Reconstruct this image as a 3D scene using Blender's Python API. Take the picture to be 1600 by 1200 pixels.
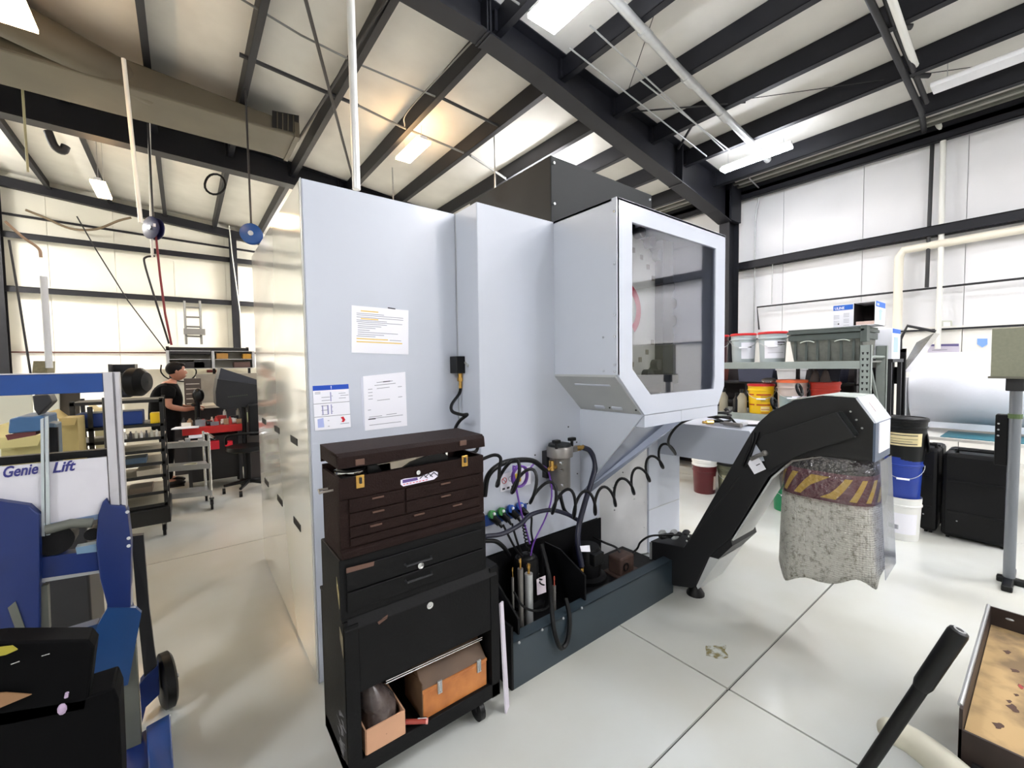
import bpy, bmesh, math, random
from mathutils import Vector as V, Matrix
for o in list(bpy.data.objects): bpy.data.objects.remove(o)
SC = bpy.context.scene
COL = SC.collection
random.seed(7)

# ------------------------------------------------------------------ camera, world, exposure
FPX = 662.0
def _d(x, y): return V((x - 800, 600 - y, -FPX))
_X = _d(1655, 557).normalized()
_Y = _d(287, 577).normalized(); _Y = (_Y - _X * _Y.dot(_X)).normalized()
_Z = _X.cross(_Y)
ROT = Matrix((_X, _Y, _Z))            # camera -> world
CAM = V((0, 0, 1.5))
cd = bpy.data.cameras.new('camera'); cam = bpy.data.objects.new('camera', cd); COL.objects.link(cam)
cd.sensor_width = 36; cd.lens = FPX / 1600 * 36; cd.clip_start = 0.05; cd.clip_end = 100
cam.matrix_world = Matrix.Translation(CAM) @ ROT.to_4x4()
SC.camera = cam
w = bpy.data.worlds.new('world'); SC.world = w; w.use_nodes = True
w.node_tree.nodes['Background'].inputs[0].default_value = (0.8, 0.85, 1.0, 1)
w.node_tree.nodes['Background'].inputs[1].default_value = 0.3
SC.view_settings.view_transform = 'Standard'; SC.view_settings.look = 'None'
SC.view_settings.gamma = 1; SC.view_settings.use_curve_mapping = False
SC.view_settings.exposure = 1.42
LAMP = 30.0      # strength of the ceiling fixtures

# measuring helpers: a direction of the survey photo met with a real plane of the place
def ray(x, y): return ROT @ _d(x, y)
def F(x, y, z=0.0): r = ray(x, y); return CAM + r * ((z - CAM.z) / r.z)
def PX(x, y, X): r = ray(x, y); return CAM + r * (X / r.x)
def PY(x, y, Y): r = ray(x, y); return CAM + r * (Y / r.y)
RA, RB = -0.1008, 5.948
def roof(x): return RB + RA * x
def RF(x, y, dz=0.0): r = ray(x, y); t = (RB + dz - CAM.z) / (r.z - RA * r.x); return CAM + r * t

# ------------------------------------------------------------------ materials
def lin(c):
    return tuple(((v / 255) / 12.92 if v / 255 <= 0.04045 else ((v / 255 + 0.055) / 1.055) ** 2.4) for v in c) + (1,)
MATS = {}
def M(name, col, rough=0.5, metal=0.0, var=0.0, scale=8.0, bump=0.0, bscale=60.0, emit=0.0, coat=0.0, spec=0.5, alpha=1.0, col2=None, thr=None):
    if name in MATS: return MATS[name]
    m = bpy.data.materials.new(name); m.use_nodes = True; nt = m.node_tree; b = nt.nodes['Principled BSDF']
    c = lin(col); b.inputs['Base Color'].default_value = c
    b.inputs['Roughness'].default_value = rough; b.inputs['Metallic'].default_value = metal
    b.inputs['Specular IOR Level'].default_value = spec
    b.inputs['Coat Weight'].default_value = coat; b.inputs['Coat Roughness'].default_value = 0.08
    if alpha < 1: b.inputs['Alpha'].default_value = alpha
    if emit: b.inputs['Emission Color'].default_value = c; b.inputs['Emission Strength'].default_value = emit
    tc = None
    if var or bump:
        tc = nt.nodes.new('ShaderNodeTexCoord')
    if var:
        n = nt.nodes.new('ShaderNodeTexNoise'); n.inputs['Scale'].default_value = scale; n.inputs['Detail'].default_value = 5
        nt.links.new(tc.outputs['Object'], n.inputs['Vector'])
        r = nt.nodes.new('ShaderNodeValToRGB')
        lo, hi = thr if thr else (0.3, 0.7)
        r.color_ramp.elements[0].position = lo; r.color_ramp.elements[1].position = hi
        c2 = lin(col2) if col2 else tuple(v * (1 - var) for v in c[:3]) + (1,)
        r.color_ramp.elements[0].color = c2; r.color_ramp.elements[1].color = c
        nt.links.new(n.outputs['Fac'], r.inputs['Fac']); nt.links.new(r.outputs['Color'], b.inputs['Base Color'])
    if bump:
        n = nt.nodes.new('ShaderNodeTexNoise'); n.inputs['Scale'].default_value = bscale; n.inputs['Detail'].default_value = 4
        nt.links.new(tc.outputs['Object'], n.inputs['Vector'])
        bp = nt.nodes.new('ShaderNodeBump'); bp.inputs['Strength'].default_value = bump; bp.inputs['Distance'].default_value = 0.01
        nt.links.new(n.outputs['Fac'], bp.inputs['Height']); nt.links.new(bp.outputs['Normal'], b.inputs['Normal'])
    MATS[name] = m; return m
def glassy(name, tint, refl=0.25, rough=0.02, bumpscale=0, ior=1.5):
    m = bpy.data.materials.new(name); m.use_nodes = True; nt = m.node_tree; nt.nodes.clear()
    out = nt.nodes.new('ShaderNodeOutputMaterial'); mx = nt.nodes.new('ShaderNodeMixShader')
    t = nt.nodes.new('ShaderNodeBsdfTransparent'); g = nt.nodes.new('ShaderNodeBsdfGlossy')
    t.inputs[0].default_value = lin(tint); g.inputs['Roughness'].default_value = rough
    lw = nt.nodes.new('ShaderNodeLayerWeight'); lw.inputs[0].default_value = 0.5
    pw = nt.nodes.new('ShaderNodeMath'); pw.operation = 'POWER'; pw.inputs[1].default_value = 3.5
    ad = nt.nodes.new('ShaderNodeMath'); ad.operation = 'ADD'; ad.use_clamp = True; ad.inputs[1].default_value = refl
    nt.links.new(lw.outputs['Facing'], pw.inputs[0]); nt.links.new(pw.outputs[0], ad.inputs[0]); nt.links.new(ad.outputs[0], mx.inputs[0])
    nt.links.new(t.outputs[0], mx.inputs[1]); nt.links.new(g.outputs[0], mx.inputs[2]); nt.links.new(mx.outputs[0], out.inputs[0])
    if bumpscale:
        tc = nt.nodes.new('ShaderNodeTexCoord'); n = nt.nodes.new('ShaderNodeTexNoise'); n.inputs['Scale'].default_value = bumpscale
        bp = nt.nodes.new('ShaderNodeBump'); bp.inputs['Strength'].default_value = 0.8; bp.inputs['Distance'].default_value = 0.02
        nt.links.new(tc.outputs['Object'], n.inputs['Vector']); nt.links.new(n.outputs['Fac'], bp.inputs['Height'])
        nt.links.new(bp.outputs['Normal'], g.inputs['Normal'])
    return m

white = M('machine_white', (196, 201, 212), 0.28, var=0.03, scale=2, coat=0.3)
whiteg = M('machine_gloss_panel', (226, 224, 214), 0.12, var=0.03, scale=1.5, coat=1.0)
greyp = M('machine_grey', (176, 178, 178), 0.35, var=0.1, scale=4)
chutem = M('machine_chute_steel', (150, 158, 180), 0.22, 0.55, var=0.12, scale=3)
charc = M('charcoal_paint', (27, 31, 32), 0.5, var=0.15, scale=6, spec=0.25)
blackp = M('black_paint', (9, 9, 11), 0.5, var=0.2, scale=10, bump=0.05, spec=0.2)
blackr = M('black_rubber', (6, 6, 7), 0.42, spec=0.3)
blackf = M('black_plastic', (9, 10, 11), 0.38, spec=0.3)
steel = M('steel_dark', (32, 32, 35), 0.5, 0.0, var=0.25, scale=7)
galv = M('galvanised', (190, 192, 192), 0.35, 0.6, var=0.15, scale=12)
chrome = M('chrome', (215, 215, 215), 0.12, 1.0)
brass = M('brass', (190, 150, 80), 0.25, 0.9)
rackm = M('rack_grey', (150, 158, 152), 0.45, 0.1, var=0.12, scale=9)
paper = M('paper', (242, 241, 248), 0.6)
ink = M('ink_grey', (150, 150, 160), 0.7)
inkd = M('ink_dark', (50, 50, 58), 0.7)
bluem = M('print_blue', (20, 75, 185), 0.5)
redm = M('print_red', (205, 25, 45), 0.5)
yellm = M('print_yellow', (235, 205, 120), 0.6)
dark = M('dark_void', (12, 12, 13), 0.7)
cardb = M('cardboard', (188, 150, 105), 0.8, var=0.12, scale=6, bump=0.05)

# ------------------------------------------------------------------ geometry helpers
class MB:
    def __init__(s): s.v = []; s.f = []
    def poly(s, pts, flip=False):
        n = len(s.v); s.v += [V(p) for p in pts]; idx = list(range(n, n + len(pts)))
        s.f.append(idx[::-1] if flip else idx); return s
    def box(s, a, b):
        x0, y0, z0 = a; x1, y1, z1 = b
        if x0 > x1: x0, x1 = x1, x0
        if y0 > y1: y0, y1 = y1, y0
        if z0 > z1: z0, z1 = z1, z0
        n = len(s.v)
        s.v += [V(p) for p in ((x0,y0,z0),(x1,y0,z0),(x1,y1,z0),(x0,y1,z0),(x0,y0,z1),(x1,y0,z1),(x1,y1,z1),(x0,y1,z1))]
        s.f += [[n+i for i in f] for f in ((3,2,1,0),(4,5,6,7),(0,1,5,4),(1,2,6,5),(2,3,7,6),(3,0,4,7))]; return s
    def prism(s, pts, vec):
        vec = V(vec); pts = [V(p) for p in pts]; k = len(pts); n = len(s.v)
        nrm = V((0, 0, 0))
        for i in range(k): nrm += pts[i].cross(pts[(i+1) % k])
        if nrm.dot(vec) > 0: pts = pts[::-1]
        s.v += pts + [p + vec for p in pts]
        s.f.append(list(range(n, n+k))); s.f.append(list(range(n+2*k-1, n+k-1, -1)))
        for i in range(k): j = (i+1) % k; s.f.append([n+j, n+i, n+k+i, n+k+j])
        return s
    def ring(s, outer, inner, vec):
        vec = V(vec); k = len(outer); O = [V(p) for p in outer]; I = [V(p) for p in inner]; n = len(s.v)
        s.v += O + I + [p+vec for p in O] + [p+vec for p in I]
        for i in range(k):
            j = (i+1) % k
            s.f += [[n+i,n+j,n+k+j,n+k+i],[n+2*k+j,n+2*k+i,n+3*k+i,n+3*k+j],[n+j,n+i,n+2*k+i,n+2*k+j],[n+k+i,n+k+j,n+3*k+j,n+3*k+i]]
        return s
    def _frame(s, d):
        d = V(d).normalized(); a = V((0,0,1)) if abs(d.z) < 0.9 else V((1,0,0))
        u = d.cross(a).normalized(); return u, d.cross(u).normalized()
    def cyl(s, p, q, r, r2=None, n=16, caps=True):
        p = V(p); q = V(q); r2 = r if r2 is None else r2; u, w_ = s._frame(q - p); b = len(s.v)
        for c, rr in ((p, r), (q, r2)):
            for i in range(n):
                a = 2*math.pi*i/n; s.v.append(c + (u*math.cos(a) + w_*math.sin(a))*rr)
        for i in range(n): j = (i+1) % n; s.f.append([b+i, b+j, b+n+j, b+n+i])
        if caps: s.f.append(list(range(b+n-1, b-1, -1))); s.f.append(list(range(b+n, b+2*n)))
        return s
    def lathe(s, c, prof, n=24, d=(0,0,1)):
        c = V(c); d = V(d).normalized(); u, w_ = s._frame(d); b = len(s.v)
        for r, z in prof:
            for i in range(n):
                a = 2*math.pi*i/n; s.v.append(c + d*z + (u*math.cos(a) + w_*math.sin(a))*max(r, 1e-4))
        for k in range(len(prof)-1):
            for i in range(n):
                j = (i+1) % n; s.f.append([b+k*n+i, b+k*n+j, b+(k+1)*n+j, b+(k+1)*n+i])
        return s
    def tube(s, pts, r, n=8, caps=True):
        pts = [V(p) for p in pts]; b = len(s.v); L = len(pts); u = None
        for i, p in enumerate(pts):
            d = (pts[min(i+1, L-1)] - pts[max(i-1, 0)])
            d = d.normalized() if d.length > 1e-9 else V((0,0,1))
            if u is None: u, w_ = s._frame(d)
            else:
                u = (u - d*u.dot(d)); u = u.normalized() if u.length > 1e-6 else s._frame(d)[0]; w_ = d.cross(u)
            rr = r[i] if isinstance(r, (list, tuple)) else r
            for k in range(n):
                a = 2*math.pi*k/n; s.v.append(p + (u*math.cos(a) + w_*math.sin(a))*rr)
        for i in range(L-1):
            for k in range(n):
                j = (k+1) % n; s.f.append([b+i*n+k, b+i*n+j, b+(i+1)*n+j, b+(i+1)*n+k])
        if caps: s.f.append(list(range(b+n-1, b-1, -1))); s.f.append([b+(L-1)*n+k for k in range(n)])
        return s
    def sphere(s, c, r, n=12, sc=(1,1,1)):
        c = V(c); b = len(s.v); m = max(4, n//2)
        for i in range(m+1):
            t = math.pi*i/m
            for k in range(n):
                a = 2*math.pi*k/n
                s.v.append(c + V((math.sin(t)*math.cos(a)*sc[0], math.sin(t)*math.sin(a)*sc[1], math.cos(t)*sc[2]))*r)
        for i in range(m):
            for k in range(n):
                j = (k+1) % n; s.f.append([b+i*n+j, b+i*n+k, b+(i+1)*n+k, b+(i+1)*n+j])
        return s
    def xf(s, mat):
        s.v = [mat @ v for v in s.v]; return s
    def build(s, name, mat, parent=None, smooth=False, bev=0.0, org=None, keep=False):
        o0 = V(org) if org is not None else (ORG.get(parent.name, V((0,0,0))) if parent else V((0,0,0)))
        me = bpy.data.meshes.new(name); me.from_pydata([v - o0 for v in s.v], [], s.f); me.update()
        bm = bmesh.new(); bm.from_mesh(me); bmesh.ops.remove_doubles(bm, verts=bm.verts, dist=1e-5)
        if not keep: bmesh.ops.recalc_face_normals(bm, faces=bm.faces)
        bm.to_mesh(me); bm.free()
        me.materials.append(mat)
        if smooth:
            for p in me.polygons: p.use_smooth = True
            me.set_sharp_from_angle(angle=math.radians(40))
        o = bpy.data.objects.new(name, me); COL.objects.link(o)
        if parent: o.parent = parent; ORG[o.name] = o0
        else: o.location = o0; ORG[o.name] = o0
        if bev:
            b = o.modifiers.new('bevel', 'BEVEL'); b.width = bev; b.segments = 2; b.limit_method = 'ANGLE'; b.angle_limit = math.radians(40)
        return o
ORG = {}
def tag(o, label=None, cat=None, group=None, kind=None):
    if label: o['label'] = label
    if cat: o['category'] = cat
    if group: o['group'] = group
    if kind: o['kind'] = kind
    return o
def thing(name, label, cat, loc, group=None):
    o = bpy.data.objects.new(name, None); COL.objects.link(o); o.location = V(loc); o.empty_display_size = 0.1
    ORG[o.name] = V(loc); return tag(o, label, cat, group)
def struct(mb, name, mat, **k):
    return tag(mb.build(name, mat, None, **k), kind='structure')
def part(parent, name, mat, fn, **k):
    mb = MB(); fn(mb); return mb.build(name, mat, parent, **k)
def B(a, b): return lambda m: m.box(a, b)
def copy_tree(o, parent=None, loc=None):
    c = o.copy(); COL.objects.link(c)
    if parent: c.parent = parent
    if loc is not None: c.location = V(loc)
    for ch in list(o.children): copy_tree(ch, c)
    return c
def smooth_path(pts, n=6):
    P = [V(p) for p in pts]; P = [P[0]*2 - P[1]] + P + [P[-1]*2 - P[-2]]; out = []
    for i in range(1, len(P)-2):
        for k in range(n):
            t = k/n; a, b, c, d = P[i-1], P[i], P[i+1], P[i+2]
            out.append(0.5*((2*b) + (c-a)*t + (2*a-5*b+4*c-d)*t*t + (3*b-a-3*c+d)*t**3))
    out.append(P[-2]); return out
def text(parent, s, loc, size, mat, xdir=(1,0,0), up=(0,0,1), ext=0.0006, name='lettering', bold=0.0, shear=0.0, org=None, sx=1.0):
    cu = bpy.data.curves.new('t', 'FONT'); cu.body = s; cu.size = size; cu.extrude = ext; cu.offset = bold; cu.shear = shear
    cu.resolution_u = 3
    to = bpy.data.objects.new('t', cu); COL.objects.link(to)
    me = bpy.data.meshes.new_from_object(to); bpy.data.objects.remove(to)
    x = V(xdir).normalized(); z = V(up).normalized(); nrm = x.cross(z).normalized()
    o0 = ORG.get(parent.name, V((0,0,0)))
    mt = Matrix.Translation(V(loc) - o0) @ Matrix((x, z, nrm)).transposed().to_4x4() @ Matrix.Diagonal((sx, 1, 1, 1))
    me.transform(mt); me.materials.clear(); me.materials.append(mat)
    o = bpy.data.objects.new(name, me); COL.objects.link(o); o.parent = parent; ORG[o.name] = o0
    return o
# ------------------------------------------------------------------ the building
XW, YW, XL, YN = 9.29, 15.5, -6.2, -5.2
wallm = M('insulation_white', (226, 226, 228), 0.75, var=0.07, scale=1.3, bump=0.15, bscale=3)
wallw = M('insulation_cream', (222, 220, 208), 0.75, var=0.07, scale=1.1, bump=0.15, bscale=3)
linerm = M('liner_panel', (228, 226, 220), 0.6, var=0.05, scale=2)
ceilm = M('roof_insulation', (212, 210, 204), 0.85, var=0.14, scale=1.6, bump=0.3, bscale=5)
beamm = M('beam_primer', (27, 28, 34), 0.5, var=0.22, scale=5, spec=0.3)
floorm = M('floor_epoxy', (200, 204, 202), 0.2, var=0.10, scale=0.8, bump=0.03, bscale=14, spec=0.5, col2=(186, 184, 172))  # warm second tone imitates warm light on the floor
jointm = M('floor_joint', (28, 28, 28), 0.9)

fl = struct(MB().box((XL, YN, -0.2), (XW, YW, -0.012)), 'floor', jointm)
xs = [XL, -4.80, -1.442, 1.916, 5.274, 8.632, XW]; ys = [YN, -2.47, 0.888, 4.25, 7.61, 10.97, 14.33, YW]
g = 0.005
for i in range(len(xs)-1):
    for j in range(len(ys)-1):
        part(fl, 'floor_slab', floorm, B((xs[i]+g, ys[j]+g, -0.05), (xs[i+1]-g, ys[j+1]-g, 0)))
oc = F(1120, 1018, 0.0); part(fl, 'oil_stain', M('oil_stain', (128, 118, 80), 0.15, var=0.3, scale=26, col2=(188, 190, 182), thr=(0.42, 0.58)), lambda m: m.prism([(oc.x+0.075*math.cos(a)*(1+0.25*math.sin(3*a+1)), oc.y+0.045*math.sin(a)*(1+0.3*math.cos(4*a)), 0.0004) for a in [i*math.pi/14 for i in range(28)]], (0, 0, 0.0005)))

# right wall: insulation panels, liner, girts, columns
wr = struct(MB().box((XW+0.03, YN, 0), (XW+0.15, YW, 5.3)), 'wall_right', wallm)
def panels(par, axis, lo, hi, z0, z1f, step, mat, pos, thick, name='wall_panel', gap=0.004):
    a = lo
    while a < hi - 0.01:
        b = min(a+step, hi)
        m = MB()
        if axis == 'y': m.prism([(pos, a+gap, z0), (pos, b-gap, z0), (pos, b-gap, z1f(b)), (pos, a+gap, z1f(a))], (thick, 0, 0))
        else: m.prism([(a+gap, pos, z0), (b-gap, pos, z0), (b-gap, pos, z1f(b)), (a+gap, pos, z1f(a))], (0, thick, 0))
        m.build(name, mat, par); a = b
panels(wr, 'y', -5.2, YW, 1.97, lambda y: 5.3, 1.22, wallm, XW, 0.03)
panels(wr, 'y', -5.2, YW, 0, lambda y: 1.96, 1.22, linerm, XW-0.05, 0.08, 'liner_panel')
part(wr, 'ledge', linerm, B((XW-0.09, YN, 1.955), (XW+0.02, YW, 1.985)))
part(wr, 'girt', beamm, lambda m: m.box((XW-0.2, YN, 3.50), (XW, YW, 3.515)).box((XW-0.2, YN, 3.37), (XW-0.185, YW, 3.515)).box((XW-0.1, YN, 3.37), (XW-0.0, YW, 3.38)))
part(wr, 'girt', beamm, lambda m: m.box((XW-0.1, YN, 1.93), (XW-0.05, YW, 1.955)))
part(wr, 'eave_strut', beamm, lambda m: m.box((XW-0.2, YN, 4.86), (XW, YW, 4.93)).box((XW-0.2, YN, 4.86), (XW-0.18, YW, 5.0)))
for yc in (4.18, 9.95, -1.7):
    part(wr, 'column', beamm, lambda m: m.box((XW-0.62, yc-0.1, 0), (XW-0.605, yc+0.1, 4.9)).box((XW-0.605, yc-0.006, 0), (XW-0.21, yc+0.006, 4.9)).box((XW-0.22, yc-0.1, 0), (XW-0.205, yc+0.1, 4.9)).box((XW-0.62, yc-0.11, 4.32), (XW-0.2, yc+0.11, 4.34)))

# far wall
wf = struct(MB().prism([(XL, YW+0.03, 0), (XW, YW+0.03, 0), (XW, YW+0.03, roof(XW)), (XL, YW+0.03, roof(XL))], (0, 0.12, 0)), 'wall_far', wallw)
panels(wf, 'x', XL, XW, 1.97, lambda x: roof(x), 1.22, wallw, YW, 0.03)
panels(wf, 'x', XL, XW, 0, lambda x: 1.96, 1.22, linerm, YW-0.05, 0.08, 'liner_panel')
part(wf, 'ledge', M('rust_ledge', (86, 50, 44), 0.7, var=0.3), B((XL, YW-0.11, 1.955), (XW, YW, 1.99)))
for z in (3.40, 4.68):
    part(wf, 'girt', beamm, lambda m: m.box((XL, YW-0.2, z+0.13), (XW, YW, z+0.145)).box((XL, YW-0.2, z), (XW, YW-0.185, z+0.145)))
part(wf, 'girt', beamm, lambda m: m.prism([(XL, YW-0.06, 5.32), (XW, YW-0.06, 4.9), (XW, YW-0.06, 4.95), (XL, YW-0.06, 5.37)], (0, 0.06, 0)))
for xc in (-3.33, 1.32, 5.6):
    part(wf, 'column', beamm, lambda m: m.box((xc-0.09, YW-0.32, 0), (xc+0.09, YW-0.305, roof(xc)-0.3)).box((xc-0.006, YW-0.305, 0), (xc+0.006, YW-0.11, roof(xc)-0.3)).box((xc-0.09, YW-0.12, 0), (xc+0.09, YW-0.105, roof(xc)-0.3)))
part(wf, 'end_beam', beamm, lambda m: m.prism([(XL, YW-0.3, roof(XL)-0.42), (XW, YW-0.3, roof(XW)-0.42), (XW, YW-0.3, roof(XW)-0.2), (XL, YW-0.3, roof(XL)-0.2)], (0, 0.15, 0)))
# the two walls behind the photographer close the room
wl = struct(MB().box((XL-0.15, YN, 0), (XL, YW, 6.7)), 'wall_left', wallw)
wn = struct(MB().prism([(XL, YN, 0), (XW, YN, 0), (XW, YN, roof(XW)), (XL, YN, roof(XL))], (0, -0.15, 0)), 'wall_near', wallm)
dr = struct(MB().box((3.9, YN, 0), (7.3, YN+0.05, 3.4)), 'door_1', M('door_dark', (90, 94, 100), 0.5))
for k in range(5): part(dr, 'door_panel', linerm, B((4.0, YN+0.04, 0.05+k*0.66), (7.2, YN+0.08, 0.66+k*0.66)))

# roof: blanket insulation between purlins
ce = struct(MB().prism([(XL, YN, roof(XL)), (XW+0.1, YN, roof(XW+0.1)), (XW+0.1, YN, roof(XW+0.1)+0.15), (XL, YN, roof(XL)+0.15)], (0, YW-YN, 0)), 'ceiling', ceilm)
PUR = [-5.7, -4.6, -3.5, -2.45, -1.35, -0.26, 0.855, 1.95, 3.06, 4.12, 5.20, 6.16, 7.15, 8.2, 9.1]
def rz(x, d): return roof(x) + d
for x in PUR:
    # C purlin: web, bottom flange, lip; open to -x
    part(ce, 'purlin', beamm, lambda m: m.prism([(x-0.008, YN, rz(x, -0.27)), (x+0.008, YN, rz(x, -0.27)), (x+0.008, YN, rz(x, -0.004)), (x-0.008, YN, rz(x, -0.004))], (0, YW-YN-0.02, 0))
         .prism([(x-0.008, YN, rz(x, -0.27)), (x+0.075, YN, rz(x, -0.275)), (x+0.075, YN, rz(x, -0.265)), (x-0.008, YN, rz(x, -0.26))], (0, YW-YN-0.02, 0))
         .prism([(x+0.068, YN, rz(x, -0.27)), (x+0.075, YN, rz(x, -0.27)), (x+0.075, YN, rz(x, -0.24)), (x+0.068, YN, rz(x, -0.24))], (0, YW-YN-0.02, 0)))
    for yb in (-1.7, 4.17, 9.95):
        part(ce, 'purlin_clip', beamm, B((x-0.05, yb-0.06, rz(x, -0.26)), (x+0.05, yb+0.06, rz(x, -0.02))))
def rafter(yc, hw=0.13):
    K = [(-7, 1.10), (2.8, 0.39), (3.7, 0.42), (4.7, 0.51), (5.5, 0.57), (6.5, 0.63), (8.15, 0.74), (8.67, 0.80)]
    def bot(x):
        for (a, da), (b, db) in zip(K[:-1], K[1:]):
            if x <= b: return roof(x) - (da + (db-da)*(x-a)/(b-a))
        return roof(x) - K[-1][1]
    sx = [XL, -3, 0, 2.8, 3.7, 4.7, 5.5, 6.5, 8.15, 8.67]
    m = MB(); T = 0.012
    for a, b in zip(sx[:-1], sx[1:]):
        m.prism([(a, yc-0.006, bot(a)), (b, yc-0.006, bot(b)), (b, yc-0.006, roof(b)-T), (a, yc-0.006, roof(a)-T)], (0, 0.012, 0))
        m.prism([(a, yc-hw, bot(a)-0.016), (b, yc-hw, bot(b)-0.016), (b, yc-hw, bot(b)), (a, yc-hw, bot(a))], (0, 2*hw, 0))
        m.prism([(a, yc-hw, roof(a)-T-0.016), (b, yc-hw, roof(b)-T-0.016), (b, yc-hw, roof(b)-T), (a, yc-hw, roof(a)-T)], (0, 2*hw, 0))
    r = m.build('rafter', beamm, ce)
    for x in (2.86, 2.90, 6.9):
        MB().box((x-0.01, yc-hw, bot(x)-0.03), (x+0.01, yc+hw, roof(x)-0.02)).build('stiffener', beamm, r)
    m = MB()
    m.prism([(8.67, yc-hw, 4.30), (9.08, yc-hw, 4.30), (9.08, yc-hw, roof(9.08)-T), (8.67, yc-hw, roof(8.67)-T)], (0, 2*hw, 0)); m.build('knee', beamm, r)
for yc in (-1.7, 4.17, 9.95): rafter(yc)
for k in range(4):
    part(ce, 'deck_rib', M('deck_grey', (120, 120, 112), 0.5, 0.3, var=0.3), lambda m: m.box((8.38+k*0.17, YN, rz(8.38+k*0.17, -0.10)), (8.44+k*0.17, YW-0.3, rz(8.44+k*0.17, -0.06))))
# rod bracing and conduits clipped under the purlins (parts of the roof)
part(ce, 'brace_rod', steel, lambda m: m.tube([RF(475, -10, -0.27), RF(553, 286, -0.27)], 0.022))
part(ce, 'brace_rod', steel, lambda m: m.tube([RF(630, -40, -0.24), RF(465, 220, -0.24)], 0.022))
cond = M('conduit', (120, 120, 118), 0.4, 0.5)
part(ce, 'conduit', cond, lambda m: m.tube([RF(330, -30, -0.23), RF(470, 55, -0.23), RF(560, 100, -0.23), RF(690, 155, -0.23)], 0.013))
part(ce, 'conduit', steel, lambda m: m.tube([RF(690, 153, -0.23), RF(784, 199, -0.23)], 0.022))
part(ce, 'conduit', steel, lambda m: m.tube([RF(374, 85, -0.24), RF(500, 140, -0.24), RF(560, 165, -0.24)], 0.028))
part(ce, 'conduit', cond, lambda m: m.tube([RF(560, 165, -0.24), RF(625, 197, -0.24), RF(735, 243, -0.24)], 0.018))
part(ce, 'conduit', cond, lambda m: m.tube([RF(735, 243, -0.25), RF(800, 285, -0.25)], 0.022))
part(ce, 'conduit', cond, lambda m: m.tube(smooth_path([RF(632, 197, -0.28), RF(636, 175, -0.3), RF(700, 105, -0.23), RF(752, 50, -0.22)]), 0.011))
part(ce, 'wire_rod', cond, lambda m: m.tube([RF(780, -15, -0.22), RF(838, 25, -0.22)], 0.012))
for a, b in (((890, 75), (1104, 244)), ((922, 40), (1132, 235)), ((1000, 125), (1140, 235))):
    part(ce, 'wire_rod', galv, lambda m: m.tube([RF(*a, -0.3), RF(*b, -0.3)], 0.010))
part(ce, 'brace_rod', steel, lambda m: m.tube([PY(985, 175, 4.05), RF(1165, 160, -0.25)], 0.012))
part(ce, 'brace_rod', steel, lambda m: m.tube([PY(1060, 232, 4.05), RF(1083, 193, -0.22)], 0.02))
part(ce, 'brace_wire', steel, lambda m: m.tube([RF(1040, -30, -0.2), RF(982, 140, -0.2)], 0.005))
part(ce, 'brace_wire', steel, lambda m: m.tube([RF(1165, 155, -0.2), RF(1660, 85, -0.2)], 0.005))
# sprinkler main, drops, wall pipes
tp = thing('sprinkler_pipe', 'long grey galvanised pipe running under the purlins toward the strip light by the right wall', 'pipe', RF(965, 0, -0.32))
part(tp, 'pipe', galv, lambda m: m.tube([RF(925, -40, -0.32), RF(1060, 108, -0.32), RF(1200, 250, -0.32)], 0.05, 14), smooth=True)
for q in ((1008, 52), (1075, 125), (1130, 180)):
    part(tp, 'coupling', galv, lambda m: m.cyl(RF(q[0]-5, q[1]-5, -0.32), RF(q[0]+6, q[1]+6, -0.32), 0.06), smooth=True)
pw = M('pvc_white', (222, 222, 216), 0.4)
def pipe(label, pts, r, mat, name='pipe', n=10, cat='pipe', group=None, sm=0):
    P = smooth_path(pts, sm) if sm else [V(p) for p in pts]
    o = MB().tube(P, r, n).build(name, mat, None, smooth=True, org=P[0]); return tag(o, label, cat, group)
pipe('pale wall riser pipe running from the roof straight down the right wall', [RF(1380, -40, -0.3), RF(1420, 75, -0.3), PX(1455, 170, 9.0), PX(1474, 212, 9.15), PX(1470, 400, 9.15), PX(1465, 545, 9.15)], 0.035, pw, 'riser_pipe')
pipe('thin dark pipe beside the pale riser on the right wall', [PX(1457, 222, 9.18), PX(1448, 449, 9.12)], 0.025, steel, 'wall_pipe')
pipe('cream wall pipe with an elbow turning down behind the boxes on the rack', [PX(1640, 350, 9.15), PX(1600, 358, 9.15), PX(1440, 386, 9.15), PX(1412, 391, 9.15), PX(1405, 402, 9.15), PX(1404, 420, 9.15), PX(1402, 515, 9.15)], 0.06, M('cream_pipe', (226, 220, 204), 0.5), 'wall_pipe', 12)
pipe('thin dark air line running level along the right wall above the rack', [PX(1186, 515, 9.15), PX(1183, 480, 9.15), PX(1340, 463, 9.15), PX(1660, 428, 9.15)], 0.016, steel, 'air_line')
pipe('thin white conduit dropping down the right wall next to the black column', [RF(1170, 278, -0.2), PX(1188, 296, 9.2), PX(1180, 340, 9.2), PX(1178, 520, 9.2)], 0.012, galv, 'wall_conduit')
pipe('short thin white conduit hanging from the girt above the level air line', [PX(1207, 405, 9.15), PX(1206, 475, 9.15)], 0.010, galv, 'wall_conduit')
pipe('outermost of two dark cables running beside the pale riser under the roof', [RF(1340, -40, -0.27), RF(1378, 40, -0.27), RF(1440, 175, -0.27), PX(1444, 205, 9.1)], 0.035, steel, 'roof_cable')
pipe('inner dark cable closest to the pale riser under the roof', [RF(1372, -40, -0.24), RF(1402, 50, -0.24), RF(1448, 160, -0.24)], 0.03, steel, 'roof_cable')
for q in ((1412, 42), (1440, 118)):
    part(tp, 'hanger', steel, lambda m: m.cyl(RF(q[0]-12, q[1], -0.25), RF(q[0]+12, q[1], -0.25), 0.03))
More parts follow.
